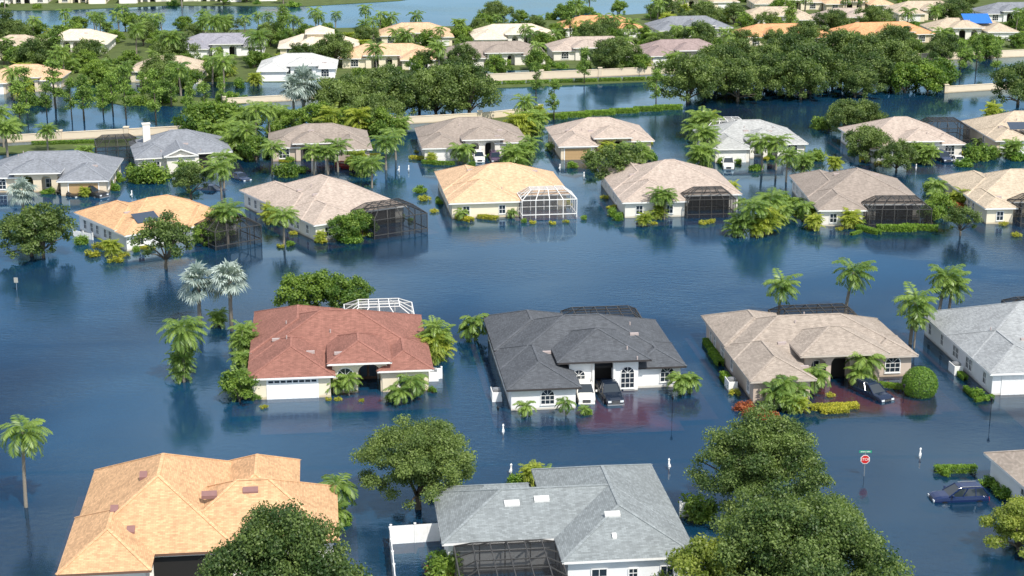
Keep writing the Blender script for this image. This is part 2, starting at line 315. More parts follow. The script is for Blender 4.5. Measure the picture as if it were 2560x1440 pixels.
    if autowin:
        for i,w in enumerate(wings):
            if len(w)>6 and not w[6]: continue
            x0,x1,y0,y1,ev=w[:5]
            for face,ln in (('f',x1-x0),('l',y1-y0),('r',y1-y0)):
                n=int(ln/3.4)
                for j in range(n):
                    u=(j+.5)/n
                    if face=='f': x,y,ox,oy=x0+ln*u,y0,0,-.4
                    elif face=='l': x,y,ox,oy=x0,y0+ln*u,-.4,0
                    else: x,y,ox,oy=x1,y0+ln*u,.4,0
                    if inside(x+ox,y+oy) or any(math.hypot(x-a,y-b)<c/2+1.0 for a,b,c in used): continue
                    if rn.random()<.3 and face!='f': continue
                    ww=rn.choice((.95,1.1,1.6)) if face=='f' else .85
                    window(e,x,y,face,ww,1.25,.55,fm=fm)
    wb.obj('wall',[stucco('wall_%s'%wall[0],wall[1])],e)
    def zr(x,y):
        z=0
        for w in wings:
            X0,X1,Y0,Y1=w[0]-.5,w[1]+.5,w[2]-.5,w[3]+.5
            if X0<x<X1 and Y0<y<Y1:
                d=min(x-X0,X1-x,y-Y0,Y1-y) if (len(w)<6 or w[5]=='h') else min(x-X0,X1-x,Y1-y)
                z=max(z,w[4]+pitch*d)
        return z
    W0,W1,D0,D1=min(xs),max(xs),min(ys),max(ys)
    for i in range(vents):
        x=rn.uniform(W0+2,W1-2); y=rn.uniform(D0+2,(D0+D1)/2+3); z=zr(x,y)
        if z<=0: continue
        b=MB()
        if i%2: b.box(x-.45,x+.45,y-.16,y+.16,z-.1,z+.17)
        else: b.tube([(x,y,z-.1),(x,y,z+.35)],[.07,.07],8)
        b.obj('roof_vent',[VENTM],ro)
    for c in cages: cage(e,*c)
    # raised yard under the water around the house
    if anchor[1]>240:
        P=[A+R@Vector(q) for q in ((W0-2,D0-3.5,0),(W1+2,D0-3.5,0),(W1+2,D1+2,0),(W0-2,D1+2,0))]; b=MB(); b.poly([(q.x,q.y,-.42-.004*(len(HR)%7)) for q in P]); g=b.obj('ground',[YARD]); g['kind']='structure'
    HR.append((A.copy(),yw,W0,W1,D0,D1)); HP.append((e,wings,cages)); return e
YARD=base('yard_soil',(.17,.105,.05),.95,noise=.6,scale=.5)
def L2W(h,x,y,z=0):
    return h.location+Matrix.Rotation(h.rotation_euler[2],3,'Z')@Vector((x,y,z))
# ---------------------------------------------------------------- vegetation templates
rng=np.random.default_rng(5)
def leaves_mesh(name,P,Nn,size,shade,mat,asp=.6):
    n=len(P); Nn=Nn/np.linalg.norm(Nn,axis=1,keepdims=True)
    r=rng.normal(size=(n,3)); U=np.cross(Nn,r); U/=np.linalg.norm(U,axis=1,keepdims=True); V=np.cross(Nn,U)
    s=size[:,None]; verts=np.stack([P-U*s,P-V*s*asp,P+U*s,P+V*s*asp],1).reshape(-1,3)
    me=bpy.data.meshes.new(name); me.vertices.add(n*4); me.vertices.foreach_set('co',verts.ravel()); me.loops.add(n*4); me.loops.foreach_set('vertex_index',np.arange(n*4)); me.polygons.add(n)
    me.polygons.foreach_set('loop_start',np.arange(n)*4); me.polygons.foreach_set('loop_total',np.full(n,4))
    me.materials.append(mat); me.update(); me.validate()
    a=me.attributes.new('shade','FLOAT','FACE'); a.data.foreach_set('value',shade.astype(np.float32)); return me
def cloud(clusters,dens,size):
    P=[];Nn=[];S_=[];Z=[]
    for c,r in clusters:
        n=max(8,int(dens*(r[0]*r[1]+r[0]*r[2]+r[1]*r[2])/3)); d=rng.normal(size=(n,3)); d/=np.linalg.norm(d,axis=1,keepdims=True)
        k=rng.uniform(.35,1.25,size=(n,1)); P.append(np.array(c)+d*k*np.array(r)); Nn.append(d*.7+rng.normal(size=(n,3))*.6+np.array((0,0,.35)))
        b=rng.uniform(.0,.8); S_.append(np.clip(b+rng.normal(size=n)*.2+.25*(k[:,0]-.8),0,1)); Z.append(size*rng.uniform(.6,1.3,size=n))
    return np.concatenate(P),np.concatenate(Nn),np.concatenate(Z),np.concatenate(S_)
TPL={}
def oak(key,R,Hc,h0,ncl,dens,size,mat,seed,cone=0.0,rc=(.12,.21)):
    rn=random.Random(seed); cl=[]; p1=rn.uniform(0,6); p2=rn.uniform(0,6)
    for i in range(ncl):
        u=(i+.5)/ncl; a=i*2.399+rn.uniform(-.5,.5); lobe=1+.18*math.sin(3*a+p1)+.12*math.sin(5*a+p2)
        q=math.sqrt(u); rr=q*R*.86*lobe*rn.uniform(.86,1.12); dome=math.sqrt(max(0,1-q*q)); co=1-q
        zz=h0+Hc*(.12+.78*((1-cone)*dome+cone*co))*rn.uniform(.8,1.1)+rn.uniform(-.05,.05)*Hc
        r=R*rn.uniform(*rc); cl.append(((rr*math.cos(a),rr*math.sin(a),zz),(r*1.15,r*1.15,r*.8)))
    for i in range(ncl//3):
        a=rn.uniform(0,6.28); lobe=1+.18*math.sin(3*a+p1)+.12*math.sin(5*a+p2); rr=R*rn.uniform(.45,.85)*lobe; r=R*rn.uniform(rc[0],rc[1])*.9; cl.append(((rr*math.cos(a),rr*math.sin(a),h0+Hc*rn.uniform(-.08,.3)),(r,r,r*.75)))
    for i in range(ncl//6):
        a=rn.uniform(0,6.28); rr=R*rn.uniform(0,.4); r=R*.25; cl.append(((rr*math.cos(a),rr*math.sin(a),h0+Hc*rn.uniform(.2,.5)),(r,r,r)))
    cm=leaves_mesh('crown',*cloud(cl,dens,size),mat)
    t=MB(); fork=max(.5,h0*.55); t.tube([(0,0,-1),(0.05,0,fork*.5),(0,.1,fork)],[R*.065,R*.05,R*.045],8)
    for i in range(9):
        c=cl[rn.randrange(len(cl))][0]; m=(c[0]*.45,c[1]*.45,fork+(c[2]-fork)*.6); t.tube([(0,.05,fork-.2),m,c],[R*.032,R*.02,R*.006],5)
    TPL[key]=(t.mesh('trunk',[BARK],True),cm)
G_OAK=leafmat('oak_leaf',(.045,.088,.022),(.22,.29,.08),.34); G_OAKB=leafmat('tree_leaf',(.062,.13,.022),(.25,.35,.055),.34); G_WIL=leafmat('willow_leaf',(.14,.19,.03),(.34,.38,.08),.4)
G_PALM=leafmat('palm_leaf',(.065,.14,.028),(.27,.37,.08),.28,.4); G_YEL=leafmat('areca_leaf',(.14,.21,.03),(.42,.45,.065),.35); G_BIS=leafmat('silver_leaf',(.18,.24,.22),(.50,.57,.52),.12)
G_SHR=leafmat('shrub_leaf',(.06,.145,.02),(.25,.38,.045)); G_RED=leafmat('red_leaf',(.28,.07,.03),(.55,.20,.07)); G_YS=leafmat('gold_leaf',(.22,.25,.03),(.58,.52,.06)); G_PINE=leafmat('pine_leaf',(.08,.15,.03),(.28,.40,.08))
for i in range(3): oak('oakhi%d'%i,6.0,6.0,2.6,85,720,.105,G_OAK,i+1,rc=(.09,.165))
oak('oakcone',6.0,8.3,2.0,95,720,.105,G_OAK,9,cone=.30,rc=(.09,.165))
for i in range(3): oak('oak%d'%i,5.2,5.6,1.5,42,300,.17,G_OAK,i+11,rc=(.12,.21))
for i in range(3): oak('tree%d'%i,3.0,3.6,.7,24,330,.17,G_OAKB,i+21,cone=.2*i,rc=(.15,.25))
oak('treedark',3.2,3.4,2.0,28,420,.14,G_OAK,31,rc=(.14,.22))
oak('willow',3.6,4.2,.8,36,900,.12,G_WIL,41)
def pine(key,h,seed):
    rn=random.Random(seed); cl=[]
    for i in range(30):
        z=h*rn.uniform(.3,1.0); w=(1.1-z/h)*2.2+.4; a=rn.uniform(0,6.28); r=rn.uniform(.3,.65); cl.append(((w*math.cos(a)*rn.random(),w*math.sin(a)*rn.random(),z),(r*1.4,r*1.4,r)))
    t=MB(); t.tube([(0,0,-1),(.1,0,h*.5),(0,.1,h*.97)],[.16,.11,.03],6)
    for c,_ in cl: t.beam((0.05,0,c[2]-.5),c,.05)
    TPL[key]=(t.mesh('trunk',[BARK],True),leaves_mesh('crown',*cloud(cl,190,.17),G_PINE))
for i in range(3): pine('pine%d'%i,9,i+50)
def fronds_into(P,Q,org,n,L,e0,e1,droop,rn,ll=.6,wind=0,wd=.05,nl=20,phase=0):
    for i in range(n):
        az=phase+i*2.399+rn.uniform(-.25,.25); el=math.radians(e0+(e1-e0)*(i/n)+rn.uniform(-8,8)); Lf=L*rn.uniform(.8,1.1)
        p=Vector(org); step=Lf/10; pts=[p.copy()]; ds=[]
        for k in range(10):
            d=Vector((math.cos(az)*math.cos(el),math.sin(az)*math.cos(el),math.sin(el))); d.x+=wind*(k/10); d.normalize(); ds.append(d); p=p+d*step; pts.append(p.copy()); el-=droop*rn.uniform(.8,1.2)
        tw=rn.random()
        for k in range(1,nl):
            t=.12+.88*k/nl; i0=min(9,int(t*10)); q=pts[i0].lerp(pts[i0+1],min(1,t*10-i0)); d=ds[i0]; side=d.cross(Vector((0,0,1)))
            if side.length<.05: side=Vector((-math.sin(az),math.cos(az),0))
            side.normalize(); l=ll*(math.sin(math.pi*min(1,t*.85+.12))**.6+.1)
            for sgn in (-1,1):
                v=(side*sgn*.85+d*.55+Vector((0,0,-.45+rn.uniform(-.2,.3)))).normalized()*l; w=d*wd
                P.append((q-w,q+v*.5-w*.8,q+v,q+v*.5+w*1.4)); Q.append(.25+.5*tw+rn.uniform(-.2,.25))
        for k in range(0,9,2):
            a=pts[k];b=pts[k+2]; w=Vector((0,0,.035)); P.append((a-w,b-w*.6,b+w*.6,a+w)); Q.append(.9)
def quads_mesh(name,P,Q,mat):
    v=[tuple(x) for q in P for x in q]; me=bpy.data.meshes.new(name); me.from_pydata(v,[],[(4*i,4*i+1,4*i+2,4*i+3) for i in range(len(P))]); me.materials.append(mat)
    a=me.attributes.new('shade','FLOAT','FACE'); a.data.foreach_set('value',np.clip(np.array(Q,dtype=np.float32),0,1)); return me
def palm(key,h,n,L,droop,seed,mat=None,wind=.25,ll=.75,lean=.3,r=.17,nl=24,wd=.065,e1=-32):
    rn=random.Random(seed); t=MB(); pts=[(lean*(k/6)**2,0,-1+(h+1)*k/6) for k in range(7)]; t.tube(pts,[r*1.25,r*1.05,r,r*.95,r*.9,r*.9,r*1.0],8)
    P=[];Q=[]; fronds_into(P,Q,(lean,0,h),n,L,74,e1,.16*droop,rn,ll,wind,wd,nl)
    TPL[key]=(t.mesh('trunk',[PBARK],True),quads_mesh('crown',P,Q,mat or G_PALM))
for i in range(3): palm('queen%d'%i,5.5,28,2.9,1.0,i+60)
palm('queentall',7.2,24,2.9,1.1,71)
palm('queenfull',5.6,40,3.2,1.05,79,e1=-50)
palm('coco0',4.2,24,2.7,.95,72,wind=.45); palm('coco1',4.6,24,2.7,.95,73,wind=.5,lean=.7)
palm('small0',1.3,18,1.7,1.1,74,ll=.5,lean=.1,r=.1,wd=.05); palm('small1',1.7,18,1.7,1.2,75,ll=.5,lean=.15,r=.09,wd=.05)
palm('far0',4.6,18,2.7,1.1,76,nl=10,wd=.13,ll=.85); palm('far1',5.6,18,2.7,1.2,77,nl=10,wd=.13,ll=.85,lean=.6)
def areca(key,mat,h,ns,seed,L=2.0,lo=.3):
    rn=random.Random(seed); t=MB(); P=[];Q=[]
    for i in range(ns):
        a=rn.uniform(0,6.28); rr=rn.uniform(.1,.9); hh=h*rn.uniform(lo,1); o=(rr*1.3*math.cos(a),rr*1.3*math.sin(a),hh)
        t.tube([(rr*.4*math.cos(a),rr*.4*math.sin(a),-.8),o],[.06,.05],5); fronds_into(P,Q,o,8,L,80,-5,.17,rn,.5,.1,.06,14,a)
    TPL[key]=(t.mesh('stems',[PBARK],True),quads_mesh('crown',P,Q,mat))
areca('areca0',G_YEL,2.6,16,80); areca('areca1',G_PALM,2.4,15,81); areca('arecatall',G_PALM,4.6,26,82,2.2,.12)
def bism(key,h,seed):
    rn=random.Random(seed); P=[];Q=[]; t=MB(); t.tube([(0,0,-1),(0,.05,h*.5),(.1,0,h)],[.24,.2,.22],9)
    for i in range(30):
        az=i*2.399; el=math.radians(80-130*i/30+rn.uniform(-12,12)); d=Vector((math.cos(az)*math.cos(el),math.sin(az)*math.cos(el),math.sin(el))); o=Vector((.1,0,h)); pe=rn.uniform(.9,1.8); c=o+d*pe
        w=Vector((0,0,.04)); P.append((o-w,c-w,c+w,o+w)); Q.append(.9)
        side=d.cross(Vector((0,0,1))).normalized(); roll=rn.uniform(-.6,.6); up=side.cross(d).normalized(); side,up=(side*math.cos(roll)+up*math.sin(roll)),(up*math.cos(roll)-side*math.sin(roll)); fd=(d+Vector((0,0,-.35))).normalized(); nrm=(up+d*.2).normalized(); b=rn.uniform(.05,.85); R=rn.uniform(.95,1.4)
        for k in range(20):
            a=math.radians(-135+270*k/19); v=(fd*math.cos(a)+side*math.sin(a)); l=R*(1 if abs(a)<1.6 else .75)*rn.uniform(.85,1.08); pv=v.cross(nrm).normalized()*.085*R
            tip=c+v*l+Vector((0,0,-.3*l*rn.uniform(.2,1.5))); mid=c+v*l*.55+nrm*(.07 if k%2 else -.07)
            P.append((c,mid-pv,tip,mid+pv)); Q.append(b+rn.uniform(-.3,.3))
    TPL[key]=(t.mesh('trunk',[PBARK],True),quads_mesh('crown',P,Q,G_BIS))
bism('bis0',4.9,90); bism('bis1',5.6,91)
def bush(key,rx,ry,rz,mat,n,size,seed,lump=.35):
    rn=random.Random(seed); cl=[]
    for i in range(n):
        a=rn.uniform(0,6.28); q=math.sqrt(rn.random())*(1-lump*.6); cl.append(((rx*q*math.cos(a),ry*q*math.sin(a),rz*rn.uniform(.1,.75)*(1-q*.3)),(rx*lump,ry*lump,rz*lump)))
    TPL[key]=(None,leaves_mesh('shrub',*cloud(cl,700*(1/(size/.1))**1.3,size),mat))
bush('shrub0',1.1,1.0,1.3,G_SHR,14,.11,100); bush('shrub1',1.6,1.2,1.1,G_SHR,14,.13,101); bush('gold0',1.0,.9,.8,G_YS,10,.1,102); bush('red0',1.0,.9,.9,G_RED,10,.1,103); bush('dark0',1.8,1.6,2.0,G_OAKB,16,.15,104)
def ball(key,R,mat):
    n=9000; d=rng.normal(size=(n,3)); d/=np.linalg.norm(d,axis=1,keepdims=True); P=d*R*rng.uniform(.9,1.04,size=(n,1)); P[:,2]+=R*.62; TPL[key]=(None,leaves_mesh('shrub',P,d+rng.normal(size=d.shape)*.4,rng.uniform(.05,.1,n),np.clip(rng.normal(.4,.22,n),0,1),mat))
ball('ball',1.75,G_SHR)
def hedge(key,Lx,Wy,h,mat,seed):
    n=int(Lx*Wy*260+Lx*h*2*260); P=rng.uniform((-Lx/2,-Wy/2,-.2),(Lx/2,Wy/2,h),size=(n,3)); f=rng.integers(0,4,n)
    P[f==0,2]=h; P[f==1,1]=-Wy/2; P[f==2,1]=Wy/2; P[f==3,2]=h; P+=rng.normal(size=P.shape)*.07
    TPL[key]=(None,leaves_mesh('hedge',P,rng.normal(size=P.shape)+np.array((0,-.3,.6)),rng.uniform(.07,.15,n),rng.uniform(0,1,n),mat))
hedge('hedge',6,1.0,.9,G_SHR,1); hedge('hedgegold',4,1.2,.6,G_YS,2)
NAMES={'oakhi':('oak_tree','spreading oak tree with dense dark green crown standing in floodwater','tree'),'oakcone':('oak_tree','tall oak tree with peaked uneven green crown standing in floodwater','tree'),'oak':('oak_tree','dark green oak tree with a broad crown among flooded streets','tree'),'treedark':('oak_tree','small round-crowned dark green tree in floodwater','tree'),
'tree':('leafy_tree','bright green leafy garden tree beside flooded houses','tree'),'willow':('willow_tree','yellow-green drooping tree with fine leaves in floodwater','tree'),'pine':('pine_tree','tall thin tree with sparse light green tufts','tree'),
'queen':('palm_tree','queen palm with arching green fronds standing in floodwater','palm tree'),'coco':('palm_tree','palm with windblown green fronds on flooded lawn','palm tree'),'far':('palm_tree','slender palm with drooping fronds between houses','palm tree'),
'small':('small_palm','small feathery palm beside a flooded house wall','palm tree'),'areca':('areca_palm','bushy clump of many-stemmed palm beside a house','palm'),'bis':('silver_palm','silver-blue fan palm standing in floodwater','palm tree'),
'shrub':('shrub','rounded green garden shrub half under water','shrub'),'gold':('shrub','yellow-green garden shrub in floodwater','shrub'),'red':('shrub','red-leaved garden shrub in floodwater','shrub'),'dark':('shrub','large dense green bush standing in floodwater','shrub'),
'ball':('shrub','large clipped ball-shaped green shrub beside driveway','shrub'),'hedge':('hedge','low clipped green hedge above the floodwater','hedge'),'hedgegold':('hedge','low clipped yellow-green hedge in floodwater','hedge')}
def plant(key,pos,sc=1.0,rz=None,label=None,scz=None):
    fam=key if key in NAMES else key.rstrip('0123456789')
    if fam not in NAMES: fam={'queentall':'queen','queenfull':'queen','arecatall':'areca'}.get(fam,fam)
    nm,lb,cat=NAMES[fam]; t,c=TPL[key]; rz=random.uniform(0,6.28) if rz is None else rz
    s3=(sc,sc,scz or sc)
    if t is None: o=mk(nm,c,None,(pos.x,pos.y,0),rz,s3)
    else:
        o=mk(nm,None,None,(pos.x,pos.y,0),rz,s3); mk('trunk',t,o); mk('crown',c,o)
    tag(o,label or lb,cat,nm.replace('_',' ')+'s of the neighbourhood'); return o
def PP(key,px,py,sc=1.0,rz=None,label=None,scz=None): return plant(key,gp(px,py),sc,rz,label,scz)
# ---------------------------------------------------------------- roofs and walls palettes
RC={'redbrown':(.285,.135,.105),'charcoal':(.100,.108,.120),'beige':(.36,.305,.255),'grey':(.33,.345,.35),'tan':(.60,.37,.205),'bluegrey':(.245,.27,.275),'orange':(.64,.34,.17),'sand':(.52,.43,.32),'pinkbeige':(.46,.38,.32),
'lightgrey':(.41,.415,.40),'mauve':(.33,.255,.24),'cream':(.68,.59,.46),'brown':(.32,.27,.23),'slate':(.235,.25,.275),'purplegrey':(.30,.295,.33),'palegrey':(.56,.56,.54),'peach':(.63,.43,.27)}
WC={'cream':(.80,.71,.54),'white':(.85,.84,.82),'tan':(.56,.46,.38),'palewhite':(.80,.80,.79),'sand':(.70,.59,.44),'offwhite':(.80,.76,.68),'taupe':(.46,.39,.33)}
def r_(k): return (k,RC[k])
def w_(k): return (k,WC[k])
# ---------------------------------------------------------------- hero houses
h_red=house((632,1000),6.5,[(0,17.6,5.2,19,2.4),(0,7.8,0,11,2.4),(8.0,13.5,.9,9,3.35,'h',False),(13.0,17.7,.9,10,2.4),(0.02,9,8,22,2.5)],r_('redbrown'),w_('cream'),
 'cream single-storey house with red-brown hip roof and arched entry',
 [('garage',4.0,0,'f',4.9,2.0,1),('arch',8.0,13.5,1.1,.35,3.2,[(11.7,2.3,2.0)]),('wbox',8.1,10.4,1.47,5.2,-.9,3.1),('win',9.3,1.1,'f',1.7,1.5,.35,True,4,2),('door',11.7,5.2,'f',1.9,2.2),('win',15.4,.9,'f',1.5,1.2,.5,False),('ac',18.4,4.5)],
 [(9.6,17.4,19.6,26,2.0,3.0,1.6,True)],vents=6)
h_blk=house((1278,1027),6.5,[(0,18,6.2,20.5,2.35),(0,6.4,0,12,2.35),(5.6,14.2,4.3,13,3.5,'h',False),(13.6,18.02,5.2,12,2.36),(0.02,8,12,23.5,2.5)],r_('charcoal'),w_('white'),
 'white single-storey house with charcoal hip roof and arched windows',
 [('win',3.6,0,'f',1.35,.9,.55,True,3,2),('wbox',6.42,8.7,4.6,6.2,-.9,3.4),('wbox',11.1,13.5,4.6,6.2,-.9,3.4),('win',7.4,4.6,'f',1.3,1.5,.3,True,3,3),('win',12.4,4.6,'f',1.4,1.6,.3,True,3,3),('slab',9.9,6.2,'f',2.2,2.5),('win',16.6,5.2,'f',1.4,1.0,.6,True,3,2),('ac',-1.1,3.6),('win',0,15,'l',.8,1.1,.6,False),
  ('slab',6.4,3.0,'r',4.6,1.9)],[(8.6,17.2,20.6,26,2.2,2.9,1.1,False)],vents=5,fascia=base('dark_fascia',(.05,.045,.045)))
b=MB()
for x in (8.85,11.0):
    b.tube([(x,4.55,-.5),(x,4.55,3.25)],[.17,.15],12)
b.obj('column',[WHITE],h_blk)
h_bei=house((1882,1007),6.5,[(0,18.4,6.8,18.5,2.4),(0,5.8,0,11,2.4),(6.4,14.8,4.6,12,3.3,'h',False),(0.02,7.5,11,21,2.6),(14.4,18.42,6.2,12,2.41)],r_('beige'),w_('tan'),
 'taupe single-storey house with beige hip roof and arched porch',
 [('arch',6.6,14.6,4.9,.35,3.15,[(8.1,1.6,1.9),(10.4,2.0,2.0),(12.9,1.7,1.9)]),('slab',10.4,6.8,'f',2.2,2.3),('win',12.9,6.8,'f',1.3,1.5,.4,False),('win',8.1,6.8,'f',1.2,1.5,.4,False),('win',16.4,6.2,'f',1.6,1.0,.5,True,3,2),('ac',-1.1,4.5),('win',2.9,0,'f',1.5,1.1,.6,False)],
 [(8.0,17.4,18.7,24.5,2.1,2.9,1.1,False)],vents=5,fascia=base('tan_fascia',(.5,.44,.38)))
h_rgt=house((2478,988),5.5,[(0,19,5,20.5,2.45),(0,7,0,12,2.45),(7.5,13,3,10,3.3,'h',False)],r_('grey'),w_('palewhite'),'pale white house with light grey hip roof and wide garage door',
 [('garage',3.6,0,'f',5.0,2.0),('ac',-1.1,7.2)],[(11,18,20.7,26,2.1,2.8,1.2,False)],vents=6)
h_tan=house((140,1437,2.7),6.5,[(.8,12.8,3.3,20,2.7),(.5,6.4,.5,10,2.7),(8,20.3,4.2,14,2.72),(11.2,17.2,10,20.3,2.72)],r_('tan'),w_('offwhite'),'house with orange-tan shingle hip roof beside large oak tree',
 [('slab',9.2,3.3,'f',5,2.2)],[],vents=0,autowin=True,fascia=TRIMB,pitch=.58)
h_gry=house((1727,1390,2.7),6.5,[(.9,18.9,4.8,14,2.7),(9.6,19.0,.5,18,2.7),(.92,8,8,15.5,2.5)],r_('bluegrey'),w_('palewhite'),'white house with blue-grey hip roof and dark pool screen enclosure',
 [('win',14.6,.5,'f',.7,.8,.9,False),('win',17.2,.5,'f',1.0,1.7,.1,False),('win',12,.5,'f',1.2,1.3,.5,False)],[(1.3,9.2,-8,4.2,2.5,3.3,1.3,False)],vents=0,autowin=False,off=(-18.9,0))
def roofvent(h,x,y,z,w=1.0,d=.35,mt=VENTM,pit=.42):
    b=MB(); b.poly([(x-w/2,y,z+.16),(x+w/2,y,z+.16),(x+w/2,y+d,z+d*pit+.2),(x-w/2,y+d,z+d*pit+.2)]); b.poly([(x-w/2,y,z-.1),(x+w/2,y,z-.1),(x+w/2,y,z+.16),(x-w/2,y,z+.16)])
    b.poly([(x-w/2,y+d,z),(x-w/2,y,z-.1),(x-w/2,y,z+.16),(x-w/2,y+d,z+d*pit+.2)]); b.poly([(x+w/2,y,z-.1),(x+w/2,y+d,z),(x+w/2,y+d,z+d*pit+.2),(x+w/2,y,z+.16)]); b.obj('roof_vent',[mt],h)
PV=base('purple_vent',(.24,.13,.12),.6); WV=base('white_vent',(.65,.65,.63),.6)
for x,y in ((10.8,7.7),(14,7.9)): roofvent(h_tan,x,y,2.72+.58*(y-3.7),1.2,.4,PV,.58)
for x,y in ((5.5,10.5),(3.6,6.5),(5.0,4.5)): roofvent(h_tan,x,y,2.7+.58*min(x-.3,y-2.8),.6,.5,PV,.58)
for x,y in ((6.2,7.6),(8.6,7.9)): roofvent(h_gry,x,y,2.7+.42*(y-4.3),1.2,.45,WV)
for x,y,w in ((13.6,4.0,1.2),(13.4,1.9,.35)): roofvent(h_gry,x,y,2.7+.42*(y),w,.4,WV)
house((2645,1352),9,[(0,16,0,13,2.4)],r_('beige'),w_('palewhite'),'pale house corner with beige-grey shingle roof in floodwater',vents=2)
# ---------------------------------------------------------------- generic houses
def styF(W,m=False,g='f',pz=3.15,D=16):
    gx=.36*W; wg=[(0,W,4.6,D,2.4),(0,gx,0,9,2.4),(.40*W,.76*W,2.8,9,pz,'h',False),(.72*W,W+.02,3.4,9,2.41)]
    ft=[('garage',gx/2,0,'f',4.4,1.95),('arch',.41*W,.75*W,3.0,.3,pz-.1,[(.50*W,1.5,1.8),(.65*W,1.7,1.8)]),('slab',.62*W,4.6,'f',1.7,2.2),('win',.49*W,4.6,'f',1.2,1.4,.4,False),('win',.87*W,3.4,'f',1.7,1.2,.5,True,3,2)]
    if m:
        wg=[(W-w[1],W-w[0])+tuple(w[2:]) for w in wg]; f2=[]
        for f in ft:
            if f[0]=='arch': f2.append(('arch',W-f[2],W-f[1],f[3],f[4],f[5],[(W-c,w,z) for c,w,z in reversed(f[6])]))
            else: f2.append((f[0],W-f[1])+tuple(f[2:]))
        ft=f2
    return wg,ft
def styB(W,D=18,split=.5):
    return [(0,W,3.8,D,2.4),(0,W*split,0,10,2.4),(.02,W*.45,8,D+2.5,2.45)],[('win',W*.12,0,'f',1.0,1.3,.5,False),('slab',W*.75,3.8,'f',W*.35,2.1)]
def lab(rn,wn): return '%s-walled house with %s hip roof in floodwater'%(wn,rn)
def backhouse(a,yaw,W,roof,wall,rl,wl,cg,D=18,split=.5,extra=(),cwhite=False,**k):
    wg,ft=styB(W,D,split); return house(a,yaw,wg,r_(roof),w_(wall),'%s-walled house with %s roof and screened pool'%(wl,rl),list(ft)+list(extra),[tuple(cg)+(2.7,3.9,1.5,cwhite)],**k)
sol=base('solar_panel',(.05,.07,.10),.2,0,.6)
h3a=house((318,628),38,[(0,16,0,13,2.3),(9,16,-1,10,2.31),(0,8,3,15,2.5)],r_('tan'),w_('palewhite'),'pale house with orange-tan roof and solar panels in floodwater',[('slab_roof',2.4,1.4,3.25,3.4,2.0,'solar_panel',sol)],[(9.5,16.5,-7,-1.2,2.5,3.5,1.4,False)],vents=3)
h3b=backhouse((790,603),32,15.5,'pinkbeige','offwhite','pinkish beige','off-white',(7.2,15.5,-3.5,3.6),D=22,split=.45)
h3c=backhouse((1130,547),8,17.4,'peach','cream','peach-tan','cream',(10.0,18.0,-1.5,3.6),D=18.5,split=.56,cwhite=True)
h3d=backhouse((1562,545),6,17.5,'pinkbeige','offwhite','pale pinkish grey','off-white',(8.9,16.0,-1.2,3.6),D=20)
h3e=backhouse((2050,565),1,15.2,'brown','offwhite','grey-brown','off-white',(6.6,15.4,-1.5,3.6),D=20,split=.4)
h3f=backhouse((2465,560),4,16,'sand','cream','sand-coloured','cream',(4.2,12,-2.2,3.6),D=18,split=.24)
def fronthouse(a,yaw,W,roof,wall,rl,wl,m=False,cg=None,extra=(),D=16,**k):
    wg,ft=styF(W,m,D=D); cw=k.pop('cw',False); return house(a,yaw,wg,r_(roof),w_(wall),lab(rl,wl),list(ft)+list(extra),[tuple(cg)+(2.6,3.6,1.3,cw)] if cg else [],**k)
fg=base('tan_garage',(.45,.30,.15))
h4a=fronthouse((-50,494),5,19,'slate','sand','slate grey','sandy',m=True,garmat=fg)
h4b=house((348,438),16,[(0,15,3.5,16,2.5),(4.5,9,-.5,9,3.0,'g'),(0,6,1.5,9,2.5)],r_('slate'),w_('offwhite'),'off-white house with slate blue roof, front gable and chimney',[('chimney',2.2,10.5,6.4),('win',6.7,-.5,'f',1.2,1.4,.4,True,2,2),('slab',11,3.5,'f',2,2.2)],[(-6,1,12,19,2.6,3.6,1.3,False)])
h4c=fronthouse((680,414),8,16.2,'brown','tan','grey-brown','tan',m=True,garmat=base('taupe_garage',(.4,.32,.27)))
h4d=fronthouse((1062,405),7,17.4,'brown','offwhite','beige-grey','off-white',D=18)
h4e=fronthouse((1402,400),6,16,'pinkbeige','sand','pinkish beige','sandy',D=17,garmat=fg,cg=None)
h4f=fronthouse((1788,407),5,16,'lightgrey','offwhite','light grey','white',D=17,cg=(2,10,17.5,24),cw=True)
h4g=fronthouse((2180,408),5,16.5,'pinkbeige','offwhite','pinkish beige','off-white',D=19)
h4h=fronthouse((2490,385),3,16,'sand','sand','tan','cream',D=18,extra=[('slab_roof',3,2.5,3.85,3.5,2,'solar_panel',sol)],cg=(-9,-1.5,10,17))
MIDH=list(range(len(HP)-14,len(HP)))
def farhouse(x0,x1,yb,roof,wall,rl,wl,yaw=6,D=15,m=None,two=False,extra=(),p=.42):
    s=(yb+480)*CT/H; W=(x1-x0)/s*.96; m=random.random()<.5 if m is None else m
    wg,ft=styF(W,m,D=D)
    if two: wg=wg+[(W*.35,W*.35+6,6,12,5.4)]
    return house((x0+8,yb),yaw,wg,r_(roof),w_(wall),lab(rl,wl).replace('in floodwater','among palms'),list(ft)+list(extra),[],vents=2,pitch=p,group='houses across the flooded road')
tarp=base('blue_tarp',(.03,.16,.55),.5)
